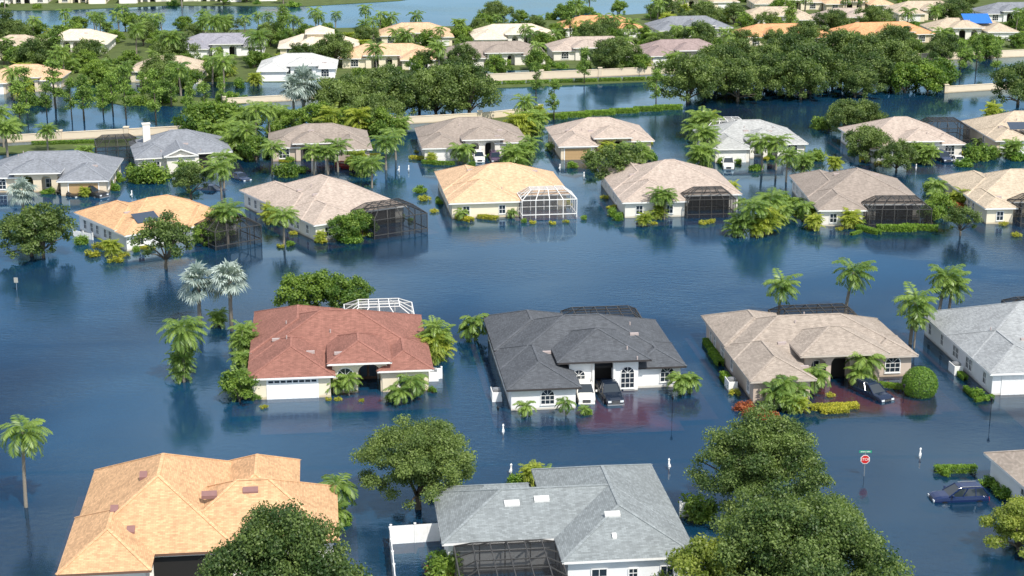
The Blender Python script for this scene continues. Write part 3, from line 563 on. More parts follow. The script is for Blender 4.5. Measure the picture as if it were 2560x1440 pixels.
FH=[(-60,132,236,'peach','sand','peach tile','sandy'),(312,500,212,'sand','cream','sandy tan','cream'),(640,835,205,'palegrey','white','pale grey','white'),(848,1092,178,'peach','cream','peach-tan','cream'),
(1112,1372,172,'brown','offwhite','grey-beige','off-white'),(1382,1608,158,'pinkbeige','offwhite','pinkish beige','off-white'),(1612,1832,166,'mauve','taupe','mauve-brown','taupe'),(1862,2105,122,'orange','cream','orange','cream'),(2115,2362,118,'orange','sand','orange','sandy'),
(2335,2545,104,'sand','offwhite','sandy','off-white'),(-60,95,152,'sand','cream','sandy beige','cream'),(98,262,136,'cream','offwhite','cream','off-white'),(432,655,148,'purplegrey','white','purple-grey','white'),
(948,1130,118,'peach','cream','peach-tan','cream'),(1182,1395,122,'cream','offwhite','cream','off-white'),(1412,1612,98,'orange','white','striped orange','white'),(1642,1842,100,'slate','palewhite','slate grey','pale'),
(1668,1850,28,'sand','cream','sandy','cream'),(1880,2060,30,'sand','cream','sandy','cream'),(2065,2235,34,'peach','sand','peach','sandy'),(2240,2425,56,'sand','cream','sandy','cream'),(2470,2640,60,'slate','palewhite','blue-grey','pale'),
(-40,110,14,'sand','offwhite','sandy','off-white'),(135,260,12,'brown','cream','brown','cream'),(290,420,10,'pinkbeige','offwhite','pinkish beige','off-white'),(450,600,8,'sand','offwhite','sandy','off-white'),(640,770,4,'peach','cream','peach','cream'),(1860,2040,72,'sand','offwhite','sandy','off-white'),(2050,2220,76,'pinkbeige','cream','pinkish beige','cream')]
for i,f in enumerate(FH):
    ex=[]
    if f[0]==2335: ex=[('slab_roof',8.5,5.2,4.0,7,4.5,'tarpaulin',tarp)]
    farhouse(*f,m=bool(i%2),yaw=6+(i*37%9)-4,extra=ex)
farhouse(692,895,150,'cream','cream','cream tile','cream',two=True)
# ---------------------------------------------------------------- walls & fences
def boundary(pp,h=1.5,label='long beige boundary wall with square pillars along flooded road',mat=None):
    P=[gp(*p) for p in pp]; e=bpy.data.objects.new('boundary_wall',None); e.location=(P[0].x,P[0].y,0); COL.objects.link(e); tag(e,label,'wall','boundary walls along the road')
    wb=MB(); mt=mat or stucco('wall_beige_boundary',(.70,.59,.44)); o=Vector((P[0].x,P[0].y,0)); c=0
    for i in range(len(P)-1):
        a=P[i]-o;q=P[i+1]-o; wb.beam(a+Vector((0,0,h/2-.5)),q+Vector((0,0,h/2-.5)),.22,0,h+1); wb.beam(a+Vector((0,0,h+.05)),q+Vector((0,0,h+.05)),.34,0,.12)
        n=max(1,int((q-a).length/9))
        for k in range(n+1):
            if k==n and i<len(P)-2: continue
            c_=a.lerp(q,k/n); b=MB(); b.box(-.4,.4,-.4,.4,-1,h+.35); b.box(-.5,.5,-.5,.5,h+.35,h+.5); b.obj('pillar',[mt],e,(c_.x,c_.y,0))
    wb.obj('wall_panel',[mt],e)
boundary([(-80,362),(150,350),(480,332)],1.3); boundary([(975,312),(1200,300),(1352,284)],1.3); boundary([(1205,205),(1500,192),(1705,182)],1.6); boundary([(2060,160),(2350,150),(2600,140)],1.6); boundary([(2365,232),(2530,222),(2620,216)],1.3)
boundary([(560,262),(760,250),(1000,232)],1.2)
def vfence(A,B_,h,label,panel=2.4):
    d=B_-A; n=max(1,round(d.length/panel)); e=bpy.data.objects.new('fence',None); e.location=(A.x,A.y,0); e.rotation_euler=(0,0,math.atan2(d.y,d.x)); COL.objects.link(e); tag(e,label,'fence'); L=d.length
    p=MB()
    for i in range(n):
        x0=L*i/n+.08;x1=L*(i+1)/n-.08; p.box(x0,x1,-.03,.03,-.9,h-.05)
        k=int((x1-x0)/.3)
        for j in range(k): p.box(x0+j*.3+.02,x0+j*.3+.27,-.045,.045,-.9,h-.15)
    p.obj('panel',[WHITE],e)
    for i in range(n+1):
        b=MB(); x=L*i/n; b.box(x-.07,x+.07,-.07,.07,-1,h+.05); b.box(x-.1,x+.1,-.1,.1,h+.05,h+.1); b.obj('post',[WHITE],e)
vfence(gp(978,1360),gp(1098,1352),1.6,'white vinyl panel fence standing in floodwater beside grey-roofed house'); vfence(gp(976,1366),gp(1005,1640),1.6,'white vinyl fence running along a flooded side yard')
vfence(gp(1700,1292),gp(1750,1288),1.3,'short white vinyl fence beside oak in floodwater')
vfence(gp(175,1400),gp(222,1310),1.0,'low white fence beside tan-roofed house'); vfence(gp(1068,950),gp(1104,946),1.2,'small white fence screening equipment beside cream house')
vfence(gp(185,590),gp(232,600),.9,'short white fence beside pale house in floodwater'); vfence(gp(245,470),gp(272,468),.8,'short white fence beside sandy house')
# ---------------------------------------------------------------- driveways under water
def pavers():
    # brick paving that silt covers towards its edges
    m,nt,N,L=newmat('brick_pavers'); o=N.new('ShaderNodeOutputMaterial'); p=N.new('ShaderNodeBsdfPrincipled'); p.inputs['Roughness'].default_value=.9
    t=N.new('ShaderNodeTexCoord'); mp=N.new('ShaderNodeMapping'); mp.inputs['Location'].default_value=(-1,-1,0); mp.inputs['Scale'].default_value=(2,2,1); L.new(t.outputs['Generated'],mp.inputs[0])
    sx=N.new('ShaderNodeSeparateXYZ'); L.new(mp.outputs[0],sx.inputs[0]); ax=N.new('ShaderNodeMath'); ax.operation='ABSOLUTE'; ay=N.new('ShaderNodeMath'); ay.operation='ABSOLUTE'; L.new(sx.outputs[0],ax.inputs[0]); L.new(sx.outputs[1],ay.inputs[0])
    mx=N.new('ShaderNodeMath'); mx.operation='MAXIMUM'; L.new(ax.outputs[0],mx.inputs[0]); L.new(ay.outputs[0],mx.inputs[1])
    n=N.new('ShaderNodeTexNoise'); n.inputs['Scale'].default_value=.45; n.inputs['Detail'].default_value=5; L.new(t.outputs['Object'],n.inputs['Vector'])
    a=N.new('ShaderNodeMath'); a.operation='MULTIPLY_ADD'; a.inputs[1].default_value=.9; L.new(n.outputs['Fac'],a.inputs[0]); L.new(mx.outputs[0],a.inputs[2])
    mr=N.new('ShaderNodeMapRange'); mr.interpolation_type='SMOOTHSTEP'; mr.inputs['From Min'].default_value=.85; mr.inputs['From Max'].default_value=1.4; L.new(a.outputs[0],mr.inputs[0])
    c=N.new('ShaderNodeMix'); c.data_type='RGBA'; c.inputs[6].default_value=(.62,.24,.10,1); c.inputs[7].default_value=(.17,.105,.05,1); L.new(mr.outputs[0],c.inputs[0]); L.new(c.outputs[2],p.inputs['Base Color']); L.new(p.outputs[0],o.inputs[0]); return m
pav=pavers(); conc=base('concrete',(.26,.20,.13),.9,noise=.3,scale=.6)
def drive(h,x0,x1,y0,y1,mat,z=-.28):
    P=[L2W(h,x,y) for x,y in ((x0,y0),(x1,y0),(x1,y1),(x0,y1))]; b=MB(); b.poly([(p.x,p.y,z) for p in P]); o=b.obj('driveway',[mat]); o['kind']='structure'
drive(h_red,1,7.8,-9,-.02,conc,-.35); drive(h_red,7.5,14.5,-4,1.0,pav); drive(h_blk,5.9,16,-6.5,5.6,pav,-.3); drive(h_bei,5.4,18,-4.5,6.0,pav,-.3); drive(h_rgt,0,8,-10,-.02,conc)
drive(h3c,9,18.5,-2,3.7,base('pool_deck',(.7,.48,.22)),-.12)
for h in (h4d,h4e,h4f,h4g): drive(h,1,12,-8,-.05,conc,-.35)
# ---------------------------------------------------------------- vehicles
def vehicle(kind,col,px,py,head,label,z=-.45,cn='paint'):
    e=bpy.data.objects.new({'suv':'sport_utility_vehicle','pickup':'pickup_truck','sedan':'car'}[kind],None); p=gp(px,py); e.location=(p.x,p.y,z); e.rotation_euler=(0,0,math.radians(head)); COL.objects.link(e)
    tag(e,label,{'suv':'car','pickup':'truck','sedan':'car'}[kind],'vehicles stranded in floodwater')
    m=base('car_paint_'+cn,col,.18,0,.6,.03)
    Lh={'suv':2.45,'pickup':2.9,'sedan':2.35}[kind]; belt={'suv':1.12,'pickup':1.18,'sedan':.9}[kind]; roofz={'suv':1.74,'pickup':1.92,'sedan':1.42}[kind]; hw={'suv':.97,'pickup':1.0,'sedan':.9}[kind]; hood={'suv':1.1,'pickup':1.2,'sedan':.88}[kind]
    st=[(-Lh,.80,.5,belt*.78),(-Lh+.12,.93,.38,belt*.95),(-Lh+.6,1,.34,belt),(0,1,.32,belt),(Lh*.36,1,.32,belt),(Lh*.42,.98,.32,hood),(Lh*.72,.96,.34,hood*.96),(Lh*.88,.92,.35,hood*.90),(Lh-.08,.84,.36,hood*.80),(Lh,.74,.45,hood*.68)]
    b=MB(); rings=[]
    for x,k,zb,zt in st:
        w=hw*k; zm=zb+(zt-zb)*.6; rings.append([(x,-w*.95,zb),(x,-w,zm),(x,-w*.95,zt-.07),(x,-w*.85,zt-.02),(x,-w*.6,zt+.02),(x,w*.6,zt+.02),(x,w*.85,zt-.02),(x,w*.95,zt-.07),(x,w,zm),(x,w*.95,zb)])
    b.loft(rings)
    cx0,cx1,tx0,tx1={'suv':(-2.36,1.15,-1.85,.15),'pickup':(-.75,1.25,-.6,.5),'sedan':(-1.6,.95,-.95,.2)}[kind]
    wl=hw*.88; wt=hw*.68
    lo=[(cx0,-wl,belt-.04),(cx1,-wl,belt-.04),(cx1,wl,belt-.04),(cx0,wl,belt-.04)]; up=[(tx0,-wt,roofz),(tx1,-wt,roofz),(tx1,wt,roofz),(tx0,wt,roofz)]
    for i in range(4): b.beam(lo[i],up[i],.09)
    mid=lambda t,s:(cx0+(cx1-cx0)*t,s*wl,belt-.04); mu=lambda t,s:(tx0+(tx1-tx0)*t,s*wt,roofz)
    for s in (-1,1):
        for t in ((.33,.66) if kind=='suv' else (.5,)): b.beam(mid(t,s),mu(t,s),.08)
    b.obj('body',[m],e,smooth=False)
    rb=MB(); rb.loft([[(tx0-.06,-wt*.9,roofz-.05),(tx0-.06,-wt*.85,roofz),(tx0-.06,wt*.85,roofz),(tx0-.06,wt*.9,roofz-.05)],[(tx0+.25,-wt-.03,roofz-.03),(tx0+.25,-wt*.8,roofz+.07),(tx0+.25,wt*.8,roofz+.07),(tx0+.25,wt+.03,roofz-.03)],[(tx1-.25,-wt-.03,roofz-.03),(tx1-.25,-wt*.8,roofz+.06),(tx1-.25,wt*.8,roofz+.06),(tx1-.25,wt+.03,roofz-.03)],[(tx1+.06,-wt*.9,roofz-.05),(tx1+.06,-wt*.85,roofz-.01),(tx1+.06,wt*.85,roofz-.01),(tx1+.06,wt*.9,roofz-.05)]])
    ro=rb.obj('car_roof',[m],e)
    if kind=='suv':
        for s in (-1,1): q=MB(); q.beam((tx0+.2,s*wt*.9,roofz+.11),(tx1-.2,s*wt*.9,roofz+.11),.05); q.obj('roof_rail',[GREYM],ro)
    ins=.97
    def pane(nm,a,c,d,f):
        q=MB(); cen=(Vector(a)+Vector(c)+Vector(d)+Vector(f))/4; q.poly([cen+(Vector(k)-cen)*ins for k in (a,c,d,f)]); q.obj(nm,[GLASS],e)
    pane('windshield',lo[1],lo[2],up[2],up[1]); pane('rear_window',lo[3],lo[0],up[0],up[3]); pane('side_window',lo[0],lo[1],up[1],up[0]); pane('side_window',lo[2],lo[3],up[3],up[2])
    if kind=='pickup':
        q=MB(); q.box(-Lh+.2,-.85,-.78,.78,belt+.02,belt+.035); q.obj('truck_bed',[BLACKP],e)
        q=MB()
        for s in (-1,1): q.box(-Lh+.1,-.8,s*.88-.06,s*.88+.06,belt-.04,belt+.12)
        q.box(-Lh+.02,-Lh+.12,-.85,.85,belt-.1,belt+.12); q.obj('bed_rail',[m],e)
    HL=base('headlight_glass',(.75,.78,.8),.1,0,.8); TL=base('tail_light_red',(.5,.02,.02),.2)
    for s in (-1,1):
        q=MB(); q.box(Lh-.14,Lh+.02,s*hw*.62-.17,s*hw*.62+.17,hood*.58,hood*.74); q.obj('headlight',[HL],e)
        q=MB(); q.box(-Lh-.02,-Lh+.1,s*hw*.70-.09,s*hw*.70+.09,belt*.5,belt*.78); q.obj('tail_light',[TL],e)
        q=MB(); q.box(cx1-.35,cx1-.2,s*(hw+.02),s*(hw+.2),belt,belt+.18) if s>0 else q.box(cx1-.35,cx1-.2,-hw-.2,-hw-.02,belt,belt+.18); q.obj('mirror',[m],e)
        for x in (-Lh*.62,Lh*.62):
            q=MB(); y=s*(hw-.1); q.tube([(x,y-.12,.36),(x,y+.12,.36)],[.37,.37],18); wh=q.obj('wheel',[BLACKP],e); q=MB(); q.tube([(x,y+s*.121-.01,.36),(x,y+s*.121+.01,.36)],[.22,.22],14); q.obj('rim',[GREYM],wh)
    q=MB(); q.box(Lh-.05,Lh+.035,-hw*.40,hw*.40,hood*.46,hood*.74); q.obj('grille',[BLACKP],e)
    q=MB()
    for k in range(3): q.box(Lh+.036,Lh+.05,-hw*.40,hw*.40,hood*(.51+.08*k),hood*(.53+.08*k))
    q.obj('grille_bar',[GREYM],e)
    q=MB(); q.box(Lh-.1,Lh+.1,-hw*.85,hw*.85,hood*.34,hood*.45); q.obj('bumper',[GREYM if kind=='pickup' else m],e)
    return e
vehicle('suv',(.80,.78,.72),1462,990,-88,'white sport utility vehicle parked at flooded driveway, wheels under water',-.35,'white')
vehicle('pickup',(.012,.020,.036),1523,990,-80,'dark blue pickup truck parked in floodwater beside white house',-.38,'midnight')
vehicle('suv',(.012,.022,.05),2180,985,-62,'dark blue car parked in front of taupe house in floodwater',-.6,'navy')
vehicle('suv',(.010,.024,.085),2396,1245,186,'dark blue sport utility vehicle stranded in floodwater',-.6,'blue')
vehicle('pickup',(.03,.032,.036),232,487,-40,'dark pickup truck parked by sandy house in floodwater',-.4,'charcoal')
vehicle('suv',(.80,.79,.77),1197,398,-85,'white vehicle parked at flooded driveway',-.4,'white'); vehicle('suv',(.07,.04,.08),1238,400,-85,'dark purple vehicle parked at flooded driveway',-.4,'plum')
vehicle('pickup',(.78,.78,.78),1820,415,-95,'white pickup truck parked before white garage in floodwater',-.4,'white')
vehicle('suv',(.03,.05,.10),2356,400,-80,'dark blue van parked in floodwater',-.3,'steel'); vehicle('sedan',(.78,.78,.78),2396,406,-85,'small white car standing in floodwater',-.35,'white')
vehicle('pickup',(.14,.015,.015),880,420,-30,'dark red vehicle half hidden by palms in floodwater',-.5,'red'); vehicle('sedan',(.02,.05,.10),600,446,-50,'dark blue car deep in floodwater',-.5,'steel'); vehicle('sedan',(.015,.03,.06),532,474,-15,'dark car submerged to its windows',-.75,'navy')
vehicle('sedan',(.02,.02,.02),175,487,-40,'black car beside pickup in floodwater',-.5,'black')
# ---------------------------------------------------------------- signs, mailboxes
def text_mesh(name,s,size,mat,parent,loc,rot):
    c=bpy.data.curves.new(name,'FONT'); c.body=s; c.size=size; c.align_x='CENTER'; c.align_y='CENTER'; c.extrude=.004
    t=bpy.data.objects.new(name,c); COL.objects.link(t); dg=bpy.context.evaluated_depsgraph_get(); me=bpy.data.meshes.new_from_object(t.evaluated_get(dg)); bpy.data.objects.remove(t)
    me.materials.clear(); me.materials.append(mat); o=bpy.data.objects.new(name,me); o.parent=parent; o.location=loc; o.rotation_euler=rot; COL.objects.link(o)
p=gp(2160,1190); e=bpy.data.objects.new('stop_sign',None); e.location=p; COL.objects.link(e); tag(e,'red octagonal stop sign with green street name sign above floodwater','sign')
b=MB(); b.tube([(0,0,-1),(0,0,2.35)],[.045,.045],8); b.obj('post',[GREYM],e)
RED=base('sign_red',(.55,.02,.02),.4); GRN=base('sign_green',(.02,.30,.16),.4)
def octa(r,y): return [(r*math.cos(math.pi/8+i*math.pi/4),y,1.6+r*math.sin(math.pi/8+i*math.pi/4)) for i in range(8)]
b=MB(); b.loft([octa(.44,-.05),octa(.44,-.07)]); so=b.obj('sign_border',[WHITE],e)
b=MB(); b.loft([octa(.39,-.071),octa(.39,-.08)]); b.obj('sign_face',[RED],so)
text_mesh('lettering','STOP',.34,WHITE,so,(0,-.09,1.6),(math.pi/2,0,0))
b=MB(); b.box(-.55,.55,-.015,.015,2.2,2.42); so=b.obj('street_name_sign',[GRN],e)
b=MB(); x=-.42
for w in (.1,.07,.09,.1,.06,.08,.1,.08): b.box(x,x+w*.75,-.022,-.016,2.27,2.35); x+=.11
b.obj('lettering',[WHITE],so)
def mailbox(px,py,sc=1):
    e=mk('mailbox',None,None,gp(px,py),random.uniform(-.3,.3)); tag(e,'white post mailbox poking out of the floodwater','mailbox','mailboxes along the flooded streets')
    b=MB(); w=.06; b.box(-w,w,-w,w,-1,.85); b.box(-w-.03,w+.03,-w-.03,w+.03,.85,.89); t=w+.03
    for a,c in (((-t,-t),(t,-t)),((t,-t),(t,t)),((t,t),(-t,t)),((-t,t),(-t,-t))): b.poly([a+(.89,),c+(.89,),(0,0,1.05)])
    b.obj('post',[WHITE],e)
    b=MB()
    ring=lambda y:[(.11*math.cos(a)*1,y,.45+max(0,math.sin(a))*.11) for a in [math.pi*i/8 for i in range(9)]]+[(-.11,y,.32),(.11,y,.32)]
    b.loft([ring(-.42),ring(-.07)]); b.obj('box',[WHITE],e)
for q in ((1278,1185),(1672,1172),(2300,1145),(1258,1085),(330,492),(998,430),(1022,428),(1400,425),(1460,445),(672,488),(2290,425),(1705,435)): mailbox(*q)
def lamp(px,py,h=1.9):
    e=mk('lamp_post',None,None,gp(px,py)); tag(e,'slim dark garden lamp post in floodwater','lamp','garden lamp posts')
    b=MB(); b.tube([(0,0,-1),(0,0,h)],[.04,.03],6); b.obj('post',[BLACKP],e); b=MB(); b.tube([(0,0,h),(0,0,h+.3)],[.09,.14],6); b.tube([(0,0,h+.3),(0,0,h+.42)],[.18,.03],6); b.obj('lamp_head',[BLACKP],e)
lamp(1680,1045); lamp(2475,1050); lamp(2258,1000,1.3); lamp(1245,1045,.8)
e=mk('road_sign',None,None,gp(42,725)); tag(e,'small blank-backed grey road sign on thin post in water','sign'); b=MB(); b.tube([(0,0,-1),(0,0,1.6)],[.03,.03],6); b.obj('post',[GREYM],e); b=MB(); b.box(-.25,.25,-.05,-.03,.95,1.6); b.obj('sign_face',[base('sign_back',(.35,.34,.30))],e)
# ---------------------------------------------------------------- planting: near
PP('oakhi0',1045,1272,.90,.5,None,.90); PP('oakhi1',708,1625,1.0,1.1,None,1.2); PP('oakcone',1905,1300,.98,2.0,None,.98); PP('oakhi0',1985,1560,1.12,4.0,None,1.15); PP('oakhi2',2040,1500,.9,5.2)
PP('willow',1775,1545,1.1,.3,None,1.25); PP('willow',2545,1375,.85,1.3)
PP('queentall',65,1268,.95,0); PP('queenfull',460,955,.95,.6,'bushy queen palm with drooping fronds standing in floodwater',1.0); PP('arecatall',455,950,.7,None,None,.72); PP('bis0',500,815,1.1,0,None,1.05); PP('bis1',580,828,1.05,1.2,None,1.08)
PP('areca1',545,815,.6)
PP('arecatall',1088,900,.85,.4); PP('areca0',1075,905,1.0); PP('areca0',1095,895,.9)
PP('arecatall',612,900,.75); PP('areca1',618,935,.8); PP('tree0',600,1005,.75); PP('areca1',606,990,.85); PP('areca1',622,870,.9)
for px,py,s in ((745,770,1.2),(790,768,1.3),(840,775,1.2),(885,765,1.0)): PP('tree%d'%(px%3),px,py,s*.8)
PP('areca1',880,775,.7)
for px,py,k,s in ((840,985,'small0',.9),(872,988,'small1',1.0),(1000,1010,'small0',1.0),(1030,1000,'small1',1.2),(1045,985,'small0',.9),(660,1020,'gold0',.5),(975,1000,'shrub0',.6),(845,1000,'gold0',.5),(820,1000,'gold0',.45),(905,1003,'gold0',.4),(640,1000,'shrub0',.5),(1080,980,'shrub0',.5),
  (1315,1040,'small0',.8),(1415,1040,'small1',.8),(1460,1038,'small0',.5),(1470,1035,'shrub0',.5),(1188,850,'small1',1.3),(1172,852,'small0',1.0),(1710,985,'small0',1.1),(1700,985,'small1',1.0),(1725,983,'small1',.9),(1265,960,'shrub0',.4),
  (1960,1015,'small1',1.3),(1935,1020,'small0',1.2),(1990,1020,'small1',1.1),(1975,1030,'areca1',.6),(2035,985,'small1',1.3),(2160,960,'small1',1.5),(2150,965,'small0',1.1),(2000,1030,'areca0',.5)): PP(k,px,py,s)
for px,py,s in ((1856,1022,1.1),(1872,1032,1.1),(1892,1040,1.1),(1914,1046,1.1),(1938,1050,1.0)): PP('red0',px,py,s)
for px,py in ((2085,1030),(2060,1022),(2110,1020)): PP('hedgegold',px,py,.7,math.radians(8))
PP('hedge',1790,900,.7,math.radians(96)); PP('hedge',1820,960,.7,math.radians(96)); PP('hedge',1772,870,.6,math.radians(96)); PP('gold0',1838,985,.8)
PP('ball',2298,985,1.0); PP('hedge',2425,985,.45,math.radians(96)); PP('hedge',2460,1000,.4); PP('shrub0',2440,990,.7); PP('shrub1',2460,998,.6); PP('hedge',2235,970,.5); PP('red0',2225,965,.6); PP('hedge',2400,940,.5,1.7)
PP('shrub0',2040,965,.6); PP('gold0',2075,990,.6); PP('shrub0',2185,955,.5)
PP('hedge',2388,1180,.62,0); PP('shrub0',2365,1188,.5); PP('gold0',2358,1178,.7); PP('shrub1',2480,1215,.8); PP('shrub1',2510,1240,.8)
PP('small1',850,1290,1.5); PP('small0',840,1315,1.0); PP('shrub0',860,1310,.8); PP('shrub0',1290,1215,.9); PP('areca0',1330,1210,.6); PP('areca1',1360,1212,.5)
PP('red0',1100,1440,1.1); PP('dark0',1110,1440,1.0); PP('shrub1',1120,1400,.9); PP('red0',190,1350,.7); PP('dark0',1745,1290,1.0); PP('shrub1',1090,1240,.7)
PP('coco0',1945,800,1.0,0); PP('coco1',2112,790,1.15,0); PP('coco0',2275,860,1.15,0); PP('coco1',2345,800,1.1,0.4); PP('queen1',2285,870,.6); PP('coco0',2370,800,1.0,.5)
# middle rows
PP('oak1',80,640,.95,None,None,.85); PP('treedark',110,645,1.35); PP('bis0',60,560,.95); PP('treedark',415,672,1.25,None,None,1.3); PP('areca0',280,640,.7); PP('gold0',230,640,1.3); PP('gold0',290,655,1.2); PP('gold0',250,620,1.2); PP('gold0',310,640,.9); PP('shrub0',205,610,1); PP('small1',300,600,1.3)
PP('queen0',710,612,.95,None,None,.75); PP('queen2',570,610,1.2,None,None,.85); PP('gold0',700,618,.7); PP('shrub0',725,615,.6); PP('queen1',555,500,1.1,None,None,.9); PP('treedark',478,500,1.0); PP('dark0',375,455,1.7); PP('dark0',340,450,1.2); PP('tree1',540,590,.9); PP('tree2',520,610,.8)
PP('tree0',860,600,.85); PP('tree1',905,592,.85); PP('shrub1',880,605,1.2)
PP('treedark',1535,470,1.5,None,None,1.25); PP('areca0',1890,590,.8); PP('queen0',1660,548,.8,None,None,.62); PP('queen1',1645,545,.85,None,None,.65); PP('queen2',1880,590,1.2,None,None,.8); PP('queen0',1920,570,1.1,None,None,.8); PP('areca1',1850,590,1.0); PP('areca0',1915,585,1.1); PP('areca1',1940,560,1.1); PP('tree2',1960,540,.8)
for px,py,k,s in ((1050,480,'shrub1',.9),(1060,500,'gold0',1.2),(1085,530,'gold0',.8),(1380,560,'gold0',.7),(1330,558,'gold0',.7),(1415,556,'gold0',.6),(1310,556,'shrub0',.5),(1460,548,'shrub0',.5),(1530,540,'shrub0',1.0),(1545,550,'shrub0',.9),(1610,565,'areca0',.6),(1635,560,'gold0',.6),(1760,560,'gold0',.9),(1780,556,'gold0',.8),(2035,575,'areca0',.7),(2010,555,'small1',1.3),(1990,520,'shrub0',1.0),(2000,540,'gold0',1.0),
  (2140,585,'hedge',.4),(2170,580,'hedge',.7),(2240,578,'hedge',.9),(2300,575,'hedge',.8),(2330,560,'tree0',.7),(2345,540,'tree1',.8),(2400,590,'treedark',.8),(2385,520,'red0',1.5),(2400,525,'red0',1.3),(2420,520,'areca0',.9),(2370,505,'red0',1.2),(2540,590,'gold0',.9),(2335,500,'small1',1.4),(2340,480,'dark0',1.1),(1560,540,'gold0',.8),(2100,575,'gold0',.7)): PP(k,px,py,s)
# row facing road
for px,py,k,s in ((680,435,'queen0',1.0),(715,440,'dark0',1.2),(740,432,'shrub1',1.3),(785,436,'queen1',.9),(820,436,'queen2',.9),(845,430,'queen0',1.0),(905,440,'areca1',1.0),(930,470,'queen1',.9),(965,425,'queen0',1.1),(990,400,'queen2',1.0),(640,400,'tree0',1.0),(620,395,'queen1',1.1),(590,390,'areca1',1.4),
  (560,470,'queen2',1.1),(470,450,'areca1',1.0),(415,445,'shrub1',.9),(290,450,'shrub0',1.2),(120,380,'queen1',.9),(20,400,'queen2',1.3),(60,475,'areca0',.8),(215,400,'areca1',.8),(270,470,'shrub1',1.0),(895,425,'areca0',1.0),
  (1145,410,'small1',1.5),(1165,412,'small1',1.5),(1280,420,'areca1',1.2),(1310,412,'areca1',1.2),(1320,405,'queen1',.8),(1260,410,'shrub0',.9),(1080,410,'hedge',.6),(1110,412,'hedge',.6),(1180,415,'shrub0',.7),(1430,420,'shrub0',.9),(1480,420,'areca1',.8),(1600,405,'areca1',1.0),(1630,400,'shrub0',1.1),(1560,400,'areca1',.9),
  (1755,420,'areca1',1.3),(1765,400,'queen0',1.0),(1750,400,'queen1',1.1),(1905,425,'queen2',1.1),(1940,425,'queen0',1.1),(1965,455,'queen1',1.0),(1890,425,'shrub1',1.0),(2010,430,'areca1',1.0),(2040,400,'dark0',1.0),(2085,425,'areca0',.7),(2440,400,'dark0',1.5),(2410,415,'shrub1',1.2),(2470,395,'dark0',1.2),(2320,410,'areca1',1.0),(2290,400,'areca1',1.0),(2530,395,'areca1',1.0),(2550,400,'shrub1',1.4),(2340,520,'small1',1.2)): PP(k,px,py,s,None,None,s*(.8 if k.startswith('queen') else 1))
PP('oak0',2170,405,.85); PP('oak2',2240,428,.7); PP('oak1',2115,330,.85); PP('oak2',2160,325,.75)
# foundation planting along walls of the middle rows
for i in MIDH:
    e,wings,cages=HP[i]; rr=random.Random(i*7+3)
    x0=min(w[0] for w in wings); x1=max(w[1] for w in wings)
    for j in range(9):
        if j<5: x=rr.uniform(x0,x1); y=min([w[2] for w in wings if w[0]-.3<x<w[1]+.3] or [0])-.8
        else: x=x0-.9 if j%2 else x1+.9; y=rr.uniform(2,13)
        if any(c[0]-.8<x<c[1]+.8 and c[2]-.8<y<c[3]+.8 for c in cages): continue
        plant(rr.choice(('shrub0','gold0','shrub1','small0','areca0','shrub0','hedgegold')),L2W(e,x,y),rr.uniform(.45,.85))
# green belt behind the row
for px,py,k,s in ((500,345,'tree0',1.5),(540,340,'tree1',1.5),(580,345,'tree2',1.6),(610,350,'areca1',1.8),(640,360,'queen0',1.1),(520,372,'tree2',1.2),(480,350,'dark0',1.5),(560,370,'areca1',1.5),(675,350,'queen2',1.0),(760,305,'bis0',1.5),(735,312,'bis1',1.2),(700,325,'areca1',1.4),(740,330,'tree1',1.0),(790,325,'tree0',1.2),(830,335,'areca0',1.5),(870,335,'tree2',1.2),(900,340,'areca0',1.6),(940,340,'tree0',1.2),(690,335,'dark0',1.2),(960,345,'dark0',1.4),(1000,335,'areca1',1.0),(1300,345,'areca0',1.4),(1330,340,'areca1',1.5),(1310,330,'queen1',1.0),(1340,310,'areca0',1.1),(1755,345,'areca1',1.6),(1770,330,'areca0',1.2),(30,350,'areca1',1.2),(10,370,'queen0',1.1),(2050,320,'dark0',1.2),(2480,300,'areca0',1.0),(2510,310,'dark0',1.2)): PP(k,px,py,s)
for i in range(9):
    k=1.1+.25*random.random(); PP('oak%d'%(i%3),838+i*42,298-(i%2)*14-i*1.2,k,None,None,k*random.uniform(.9,1.15))
for i in range(12):
    k=random.uniform(.95,1.45); PP('oak%d'%random.randrange(3),1705+i*47+random.uniform(-15,15),258-(i%3)*14-i*1.5,k,None,None,k*random.uniform(.95,1.2))
for i in range(7):
    k=random.uniform(1.0,1.4); PP('oak%d'%((i+1)%3),1790+i*62,212-(i%2)*8,k,None,None,k*random.uniform(1,1.25))
for i in range(4): PP('tree%d'%(i%3),2262+i*28,232-(i%2)*10,1.5,None,'bright yellow-green leafy tree beside flooded wall')
PP('oak1',2545,262,1.2); PP('oak0',930,330,1.0)
for px,py in ((1380,298),(1440,293),(1500,288),(1560,283),(1620,278),(1670,274)): PP('hedge',px,py,.95,.1)
for px in range(110,480,55): PP('hedge',px,366-px*.03,.7,.08)
for px in range(1225,1700,60): PP('hedge' if px%120 else 'shrub1',px,213-(px-1225)*.03,.8,.1)
for i in range(15):
    px=40+i*36+random.uniform(-16,16); k=random.uniform(.65,1.15); PP('pine%d'%random.randrange(3),px,318-random.uniform(0,62),k*random.uniform(.9,1.4),None,None,k)
for px,py in ((1385,300),(1460,210),(1340,250),(2400,190),(2440,178),(2490,190),(1640,270)): PP('pine%d'%(px%3),px,py,.85)
PP('areca0',60,250,1.2); PP('dark0',90,262,1.0); PP('shrub1',110,262,1.3); PP('shrub1',75,262,1.2); PP('queen0',35,250,1.0)
